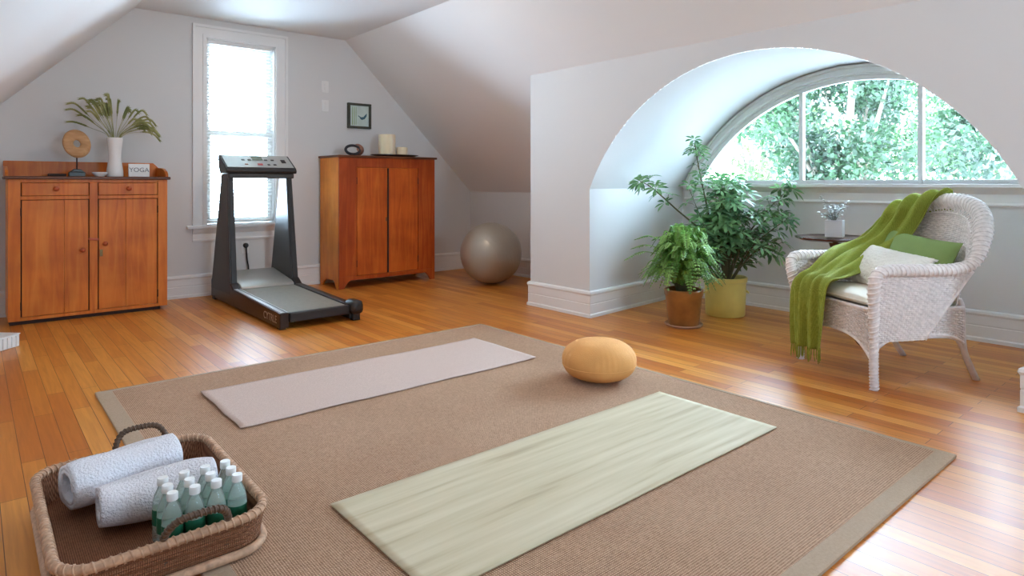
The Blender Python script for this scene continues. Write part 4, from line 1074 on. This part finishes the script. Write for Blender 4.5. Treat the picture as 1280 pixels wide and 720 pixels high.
# throw blanket
tw = chair_thing('throw_blanket', 'olive green fringed throw draped over the wicker chair back and seat', 'blanket')
rows = [((0.03, -0.495, 0.86), (0.27, -0.455, 0.74)), ((0.02, -0.48, 0.955), (0.30, -0.405, 0.86)), ((0.02, -0.425, 1.006), (0.325, -0.325, 0.895)), ((0.04, -0.345, 0.955), (0.345, -0.26, 0.84)),
        ((0.075, -0.30, 0.84), (0.385, -0.22, 0.76)), ((0.10, -0.22, 0.72), (0.405, -0.14, 0.69)), ((0.13, -0.09, 0.62), (0.40, -0.02, 0.665)), ((0.12, 0.04, 0.545), (0.36, 0.08, 0.655)),
        ((0.07, 0.17, 0.515), (0.31, 0.20, 0.60)), ((0.01, 0.28, 0.502), (0.285, 0.30, 0.525)), ((-0.02, 0.355, 0.494), (0.268, 0.365, 0.498)), ((-0.03, 0.385, 0.44), (0.268, 0.392, 0.44)),
        ((-0.01, 0.388, 0.28), (0.268, 0.395, 0.28)), ((0.015, 0.385, 0.125), (0.262, 0.393, 0.11))]
A_ = catmull([r_[0] for r_ in rows], 110); B_ = catmull([r_[1] for r_ in rows], 110)
def STW(u, v):
    k = v*110; i = min(109, int(k)); f_ = k-i; a = A_[i].lerp(A_[i+1], f_); c_ = B_[i].lerp(B_[i+1], f_)
    p = a.lerp(c_, u); d = (A_[min(110, i+2)]-A_[max(0, i-2)]).normalized(); n_ = (c_-a).cross(d).normalized()
    if n_.y+n_.z < 0: n_ = -n_
    am = 0.014+0.006*math.sin(v*7); hang = max(0, (v-0.8)/0.2)
    w_ = am*math.sin(u*21+3*math.sin(v*5)+v*4)+0.006*math.sin(u*37+v*9)+hang*0.008*math.sin(u*33)
    arch = 0.012*math.sin(math.pi*u)
    return p+n_*(w_+arch+0.010)
b = MB(); b.grid(STW, 70, 150); o = b.build('cloth', M['throw'], tw, smooth=180)
q_ = o.modifiers.new('s', 'SOLIDIFY'); q_.thickness = 0.006; q_.offset = 1
b = MB(); rnd = random.Random(2)
for i in range(44):
    p = Vector(STW((i+0.5)/44, 1)); x = rnd.uniform(-0.006, 0.006)
    b.tube([p+Vector((0, 0, 0.006)), p+Vector((x*0.5, 0.002, -0.03)), p+Vector((x, rnd.uniform(-0.004, 0.006), -0.06-rnd.uniform(0, 0.018)))], [0.0028, 0.0032, 0.002], 5)
b.build('fringe', M['throw'], tw, smooth=180)

# ------------------------------------------------------------------ basket with towels and bottles
bk = thing('basket', 'rectangular brown wicker tray basket holding towels and bottles on the rug', 'basket', (0.404, 2.205, RT))
def rrect(hx, hy, r, n=10):
    P = []
    for cx, cy, a0 in ((hx-r, hy-r, 0), (-hx+r, hy-r, 90), (-hx+r, -hy+r, 180), (hx-r, -hy+r, 270)):
        for i in range(n+1):
            a = R(a0+90*i/n); P.append((cx+r*math.cos(a), cy+r*math.sin(a)))
    return P
def loft(mb, levels, r=0.09, capb=False, capt=False):
    rings = [[(x, y, z) for x, y in rrect(0.252+o, 0.365+o, r+o)] for o, z in levels]
    n = len(rings[0]); vs = [p for r_ in rings for p in r_]
    fs = [(k*n+i, k*n+(i+1) % n, (k+1)*n+(i+1) % n, (k+1)*n+i) for k in range(len(rings)-1) for i in range(n)]
    if capb: fs.append(tuple(range(n))[::-1])
    if capt: fs.append(tuple(range((len(rings)-1)*n, len(rings)*n)))
    mb.add(vs, fs)
b = MB(); loft(b, [(-0.015, 0.001), (-0.012, 0.035), (0.0, 0.10), (-0.008, 0.10), (-0.020, 0.036), (-0.025, 0.014)], capb=True, capt=True)
for z, o in [(0.03+0.0085*i, -0.012+0.012*(0.03+0.0085*i-0.035)/0.065) for i in range(9)]:
    b.tube([(x, y, z) for x, y in rrect(0.254+o, 0.367+o, 0.09+o)], 0.0046, 5, close=True)
b.build('basket_body', M['basket'], bk, smooth=60)
b = MB(); b.tube([(x, y, 0.108) for x, y in rrect(0.252, 0.365, 0.09)], 0.0125, 8, close=True)
pth = [Vector((x, y, 0.108)) for x, y in rrect(0.252, 0.365, 0.09, 24)]; pth.append(pth[0]); coil(b, pth, [0.012]*len(pth), 1, 0.02, 0.0035)
b.build('rim', M['basketrim'], bk, smooth=180)
b = MB(); b.tube([(x, y, 0.014) for x, y in rrect(0.252, 0.365, 0.09)], 0.013, 8, close=True); b.build('foot_ring', M['basketrim'], bk, smooth=180)
for s in (-1, 1):
    pts = catmull([(-0.02, 0.352*s, 0.05), (-0.025, 0.362*s, 0.12), (0.0, 0.385*s, 0.165), (0.055, 0.39*s, 0.173), (0.11, 0.385*s, 0.165), (0.135, 0.362*s, 0.12), (0.13, 0.352*s, 0.05)], 30)
    b = MB(); b.tube(pts, 0.0085, 8); coil(b, pts, [0.0085]*31, 1, 0.012, 0.003); b.build('handle', M['bhandle'], bk, smooth=180)
def towel(name, label, c, L, hy, hz, rz, seedv):
    t = thing(name, label, 'towel', c, rz)
    rnd = random.Random(seedv); ph = [rnd.uniform(0, 6) for _ in range(5)]
    # a folded towel: spiral cross-section extruded along its length
    sec = []
    for i in range(90):
        th = i/89*2*math.pi*2.25+math.pi*0.5; k = 1-0.30*i/89*1.0-0.13*(i/89)
        sec.append((hy*k*math.copysign(abs(math.cos(th))**0.75, math.cos(th)), hz*k*math.copysign(abs(math.sin(th))**0.8, math.sin(th))))
    b = MB()
    def S(u, v):
        y, z = sec[min(89, int(u*89+0.5))]; x = L*(v-0.5)
        e = 1-0.10*abs(2*v-1)**5
        return (x, (y)*e+0.006*math.sin(x*18+ph[0]+z*20), hz+z*e*(1+0.05*math.sin(x*13+ph[1]))+0.004*math.sin(y*30+x*20+ph[2]))
    b.grid(S, 89, 40); o = b.build('cloth', M['towel'], t, smooth=180)
    q_ = o.modifiers.new('s', 'SOLIDIFY'); q_.thickness = 0.012; q_.offset = 0
    return t
towel('folded_towel', 'white rolled towel at the far end of the basket, higher of the two', (0.375, 2.415, RT+0.040), 0.31, 0.092, 0.068, R(10), 1)
towel('folded_towel', 'white rolled towel in the basket right behind the water bottles', (0.440, 2.215, RT+0.030), 0.31, 0.086, 0.062, R(-2), 2)
def bottle():
    t = thing('water_bottle', '', 'bottle', (0, 0, 0))
    r = 0.0265
    MB().lathe([(0.0001, 0.006), (0.014, 0.0), (r*0.92, 0.002), (r, 0.008), (r, 0.035), (r*0.96, 0.04), (r, 0.045), (r, 0.10), (r*0.97, 0.112), (r*0.8, 0.132), (r*0.5, 0.150), (0.0115, 0.156), (0.0115, 0.164)], 24).build('bottle_body', M['bottle'], t, smooth=60)
    MB().lathe([(r+0.0004, 0.05), (r+0.0008, 0.052), (r+0.0008, 0.092), (r+0.0004, 0.094)], 24).build('label', M['greenlabel'], t, smooth=60)
    MB().lathe([(0.0142, 0.158), (0.0145, 0.160), (0.0145, 0.176), (0.0135, 0.178), (0.0001, 0.178)], 20).build('cap', M['white'], t, smooth=40)
    return t
proto = bottle()
def dup(o, loc, rz):
    r_ = o.copy(); COL.objects.link(r_); r_.location = loc; r_.rotation_euler.z = rz
    for c_ in o.children:
        k = c_.copy(); COL.objects.link(k); k.parent = r_
    return r_
cn = ['leftmost', 'second from left', 'third from left', 'rightmost']; rn = ['front row', 'middle row', 'back row']
first = True
for j in range(3):
    for i in range(4):
        p = (0.422+0.057*i, 1.945+0.058*j, RT+0.0145); rz = random.uniform(0, 6.28)
        if first: o = proto; o.location = p; first = False
        else: o = dup(proto, p, rz)
        o['label'] = 'white-capped clear water bottle in the basket, %s of the %s' % (cn[i], rn[j])
        o['group'] = 'water bottles in the wicker basket'

# ------------------------------------------------------------------ outdoors
b = MB(); b.box(XW+0.6, 60, -40, 50, -5.6, -5.5); o = b.build('ground', M['ground'], smooth=0); o['kind'] = 'structure'
def tree(label, x, y, zc, rx, rz_, nleaf, mat, seedv, size=0.12):
    rnd = random.Random(seedv); t = thing('tree', label, 'tree', (x, y, -5.5))
    zc = zc+5.5; trunk = MB(); tips = []
    trunk.tube(catmull([(0, 0, 0), (0.1, 0.05, zc*0.5), (-0.05, 0.1, zc*0.8), (0.05, 0, zc+rz_*0.5)], 14), [0.20-0.011*i for i in range(15)], 9)
    blobs = []
    for i in range(15):
        a = rnd.uniform(0, 6.28); ph = rnd.uniform(-0.8, 1.1); rr_ = rnd.uniform(0.35, 0.85)
        c_ = Vector((rx*rr_*math.cos(a)*math.cos(ph), rx*rr_*math.sin(a)*math.cos(ph), zc+rz_*rr_*math.sin(ph)))
        blobs.append((c_, rx*rnd.uniform(0.20, 0.36)))
        p0 = Vector((0, 0, zc*0.62+rnd.uniform(0, 1)*rz_*0.7)); trunk.tube(catmull([p0, (p0+c_)/2+Vector((0, 0, 0.2)), c_], 8), [0.07-0.007*k for k in range(9)], 6, cap=False)
    trunk.build('trunk', M['bark'], t, smooth=180)
    lf_ = MB()
    for i in range(nleaf):
        c_, rr_ = rnd.choice(blobs)
        d = Vector((rnd.gauss(0, 1), rnd.gauss(0, 1), rnd.gauss(0, 1))).normalized(); p = c_+d*rr_*(rnd.random()**0.45)
        n_ = Vector((rnd.gauss(0, 1), rnd.gauss(0, 1), rnd.gauss(0.6, 1))).normalized(); s_ = n_.orthogonal().normalized(); w_ = n_.cross(s_)
        a = rnd.uniform(0, 6.28); s_, w_ = s_*math.cos(a)+w_*math.sin(a), w_*math.cos(a)-s_*math.sin(a); L_ = size*rnd.uniform(0.6, 1.2)
        lf_.add([p-s_*L_*0.5, p+w_*L_*0.28, p+s_*L_*0.5, p-w_*L_*0.28], [(0, 1, 2, 3)])
    lf_.build('crown', M[mat], t, smooth=0)
tree('deep green leafy tree outside, seen through the middle of the arched window', 11.5, 4.6, 2.0, 2.3, 2.1, 14000, 'treeB', 1)
tree('yellowish green tree outside, behind the left pane of the arched window', 15.8, 8.8, 1.9, 2.7, 2.2, 10000, 'treeC', 2)
tree('mid green tree outside, behind the right side of the arched window', 17.0, 3.6, 2.2, 2.4, 2.3, 10000, 'treeA', 3)
tree('pale small tree outside, low at the far right of the arched window', 12.0, -1.2, 0.6, 1.8, 1.6, 5000, 'treeC', 4)
tree('tall green tree far behind the others outside the arched window', 24.0, 9.0, 3.2, 3.8, 3.2, 10000, 'treeA', 5, 0.2)
tree('low green tree outside at the left edge of the arched window', 11.0, 7.6, 0.2, 1.7, 1.6, 5000, 'treeA', 6)

# ------------------------------------------------------------------ light
w = bpy.data.worlds.new('sky'); SC.world = w; w.use_nodes = True
bg = w.node_tree.nodes['Background']; bg.inputs[0].default_value = (0.60, 0.80, 1.0, 1); bg.inputs[1].default_value = 35.0
sun = bpy.data.lights.new('sun', 'SUN'); sun.energy = 9; sun.color = (1, 0.95, 0.86); sun.angle = R(1)
so = bpy.data.objects.new('sun', sun); COL.objects.link(so)
so.rotation_euler = Vector((0.62, 0.02, -0.78)).to_track_quat('-Z', 'Y').to_euler()
def portal(loc, direction, sx_, sy_):
    l = bpy.data.lights.new('portal', 'AREA'); l.shape = 'RECTANGLE'; l.size = sx_; l.size_y = sy_
    o = bpy.data.objects.new('portal', l); COL.objects.link(o); o.location = loc
    o.rotation_euler = Vector(direction).to_track_quat('-Z', 'Y').to_euler(); l.cycles.is_portal = True
portal((XW+0.2, BC[0], ZSILL+0.42), (-1, 0, 0), 3.0, 0.9)
portal((2.01, YB+0.2, 1.54), (0, -1, 0), 0.7, 1.8)
portal((2.0, YF-0.2, 1.475), (0, 1, 0), 1.1, 0.95)
# ceiling lamps out of view, added as fill light
mg, nt, bb_ = new_mat('fill_lamp_glass'); bb_.inputs['Emission Color'].default_value = (1, 0.88, 0.76, 1); bb_.inputs['Emission Strength'].default_value = 34
for (ly, lab) in ((4.0, 'added ceiling fill lamp nearest the gable with the tall window'), (1.0, 'added ceiling fill lamp in the middle of the ceiling'), (-1.2, 'added ceiling fill lamp nearest the added front window')):
    cl = thing('fill_lamp', lab, 'fill lamp', (2.1, ly, ZC), group=None)
    MB().lathe([(0.0001, -0.03), (0.17, -0.03), (0.18, -0.02), (0.18, 0), (0.0001, 0)][::-1], 32).build('lamp_base', M['white'], cl)
    MB().lathe([((0.17 if ly > 2 else 0.095)*math.sin(R(90)*i/10)+0.0001, -0.03-0.08*math.cos(R(90)*i/10)) for i in range(11)], 32).build('lamp_shade', mg, cl)

# ------------------------------------------------------------------ camera
cam = bpy.data.cameras.new('camera'); co = bpy.data.objects.new('camera', cam); COL.objects.link(co)
co.location = (0, 0, 1.055); co.rotation_euler = (R(90), 0, -R(40.2))
cam.sensor_width = 36; cam.lens = 36*800/1280; cam.shift_y = -131/1280; cam.clip_start = 0.02
SC.camera = co
vs_ = SC.view_settings; vs_.view_transform = 'Standard'; vs_.look = 'None'; vs_.gamma = 1; vs_.use_curve_mapping = False
vs_.exposure = 0.5
SC.cycles.use_denoising = True; SC.cycles.max_bounces = 10; SC.cycles.diffuse_bounces = 6; SC.cycles.transparent_max_bounces = 12
SC.cycles.sample_clamp_indirect = 8
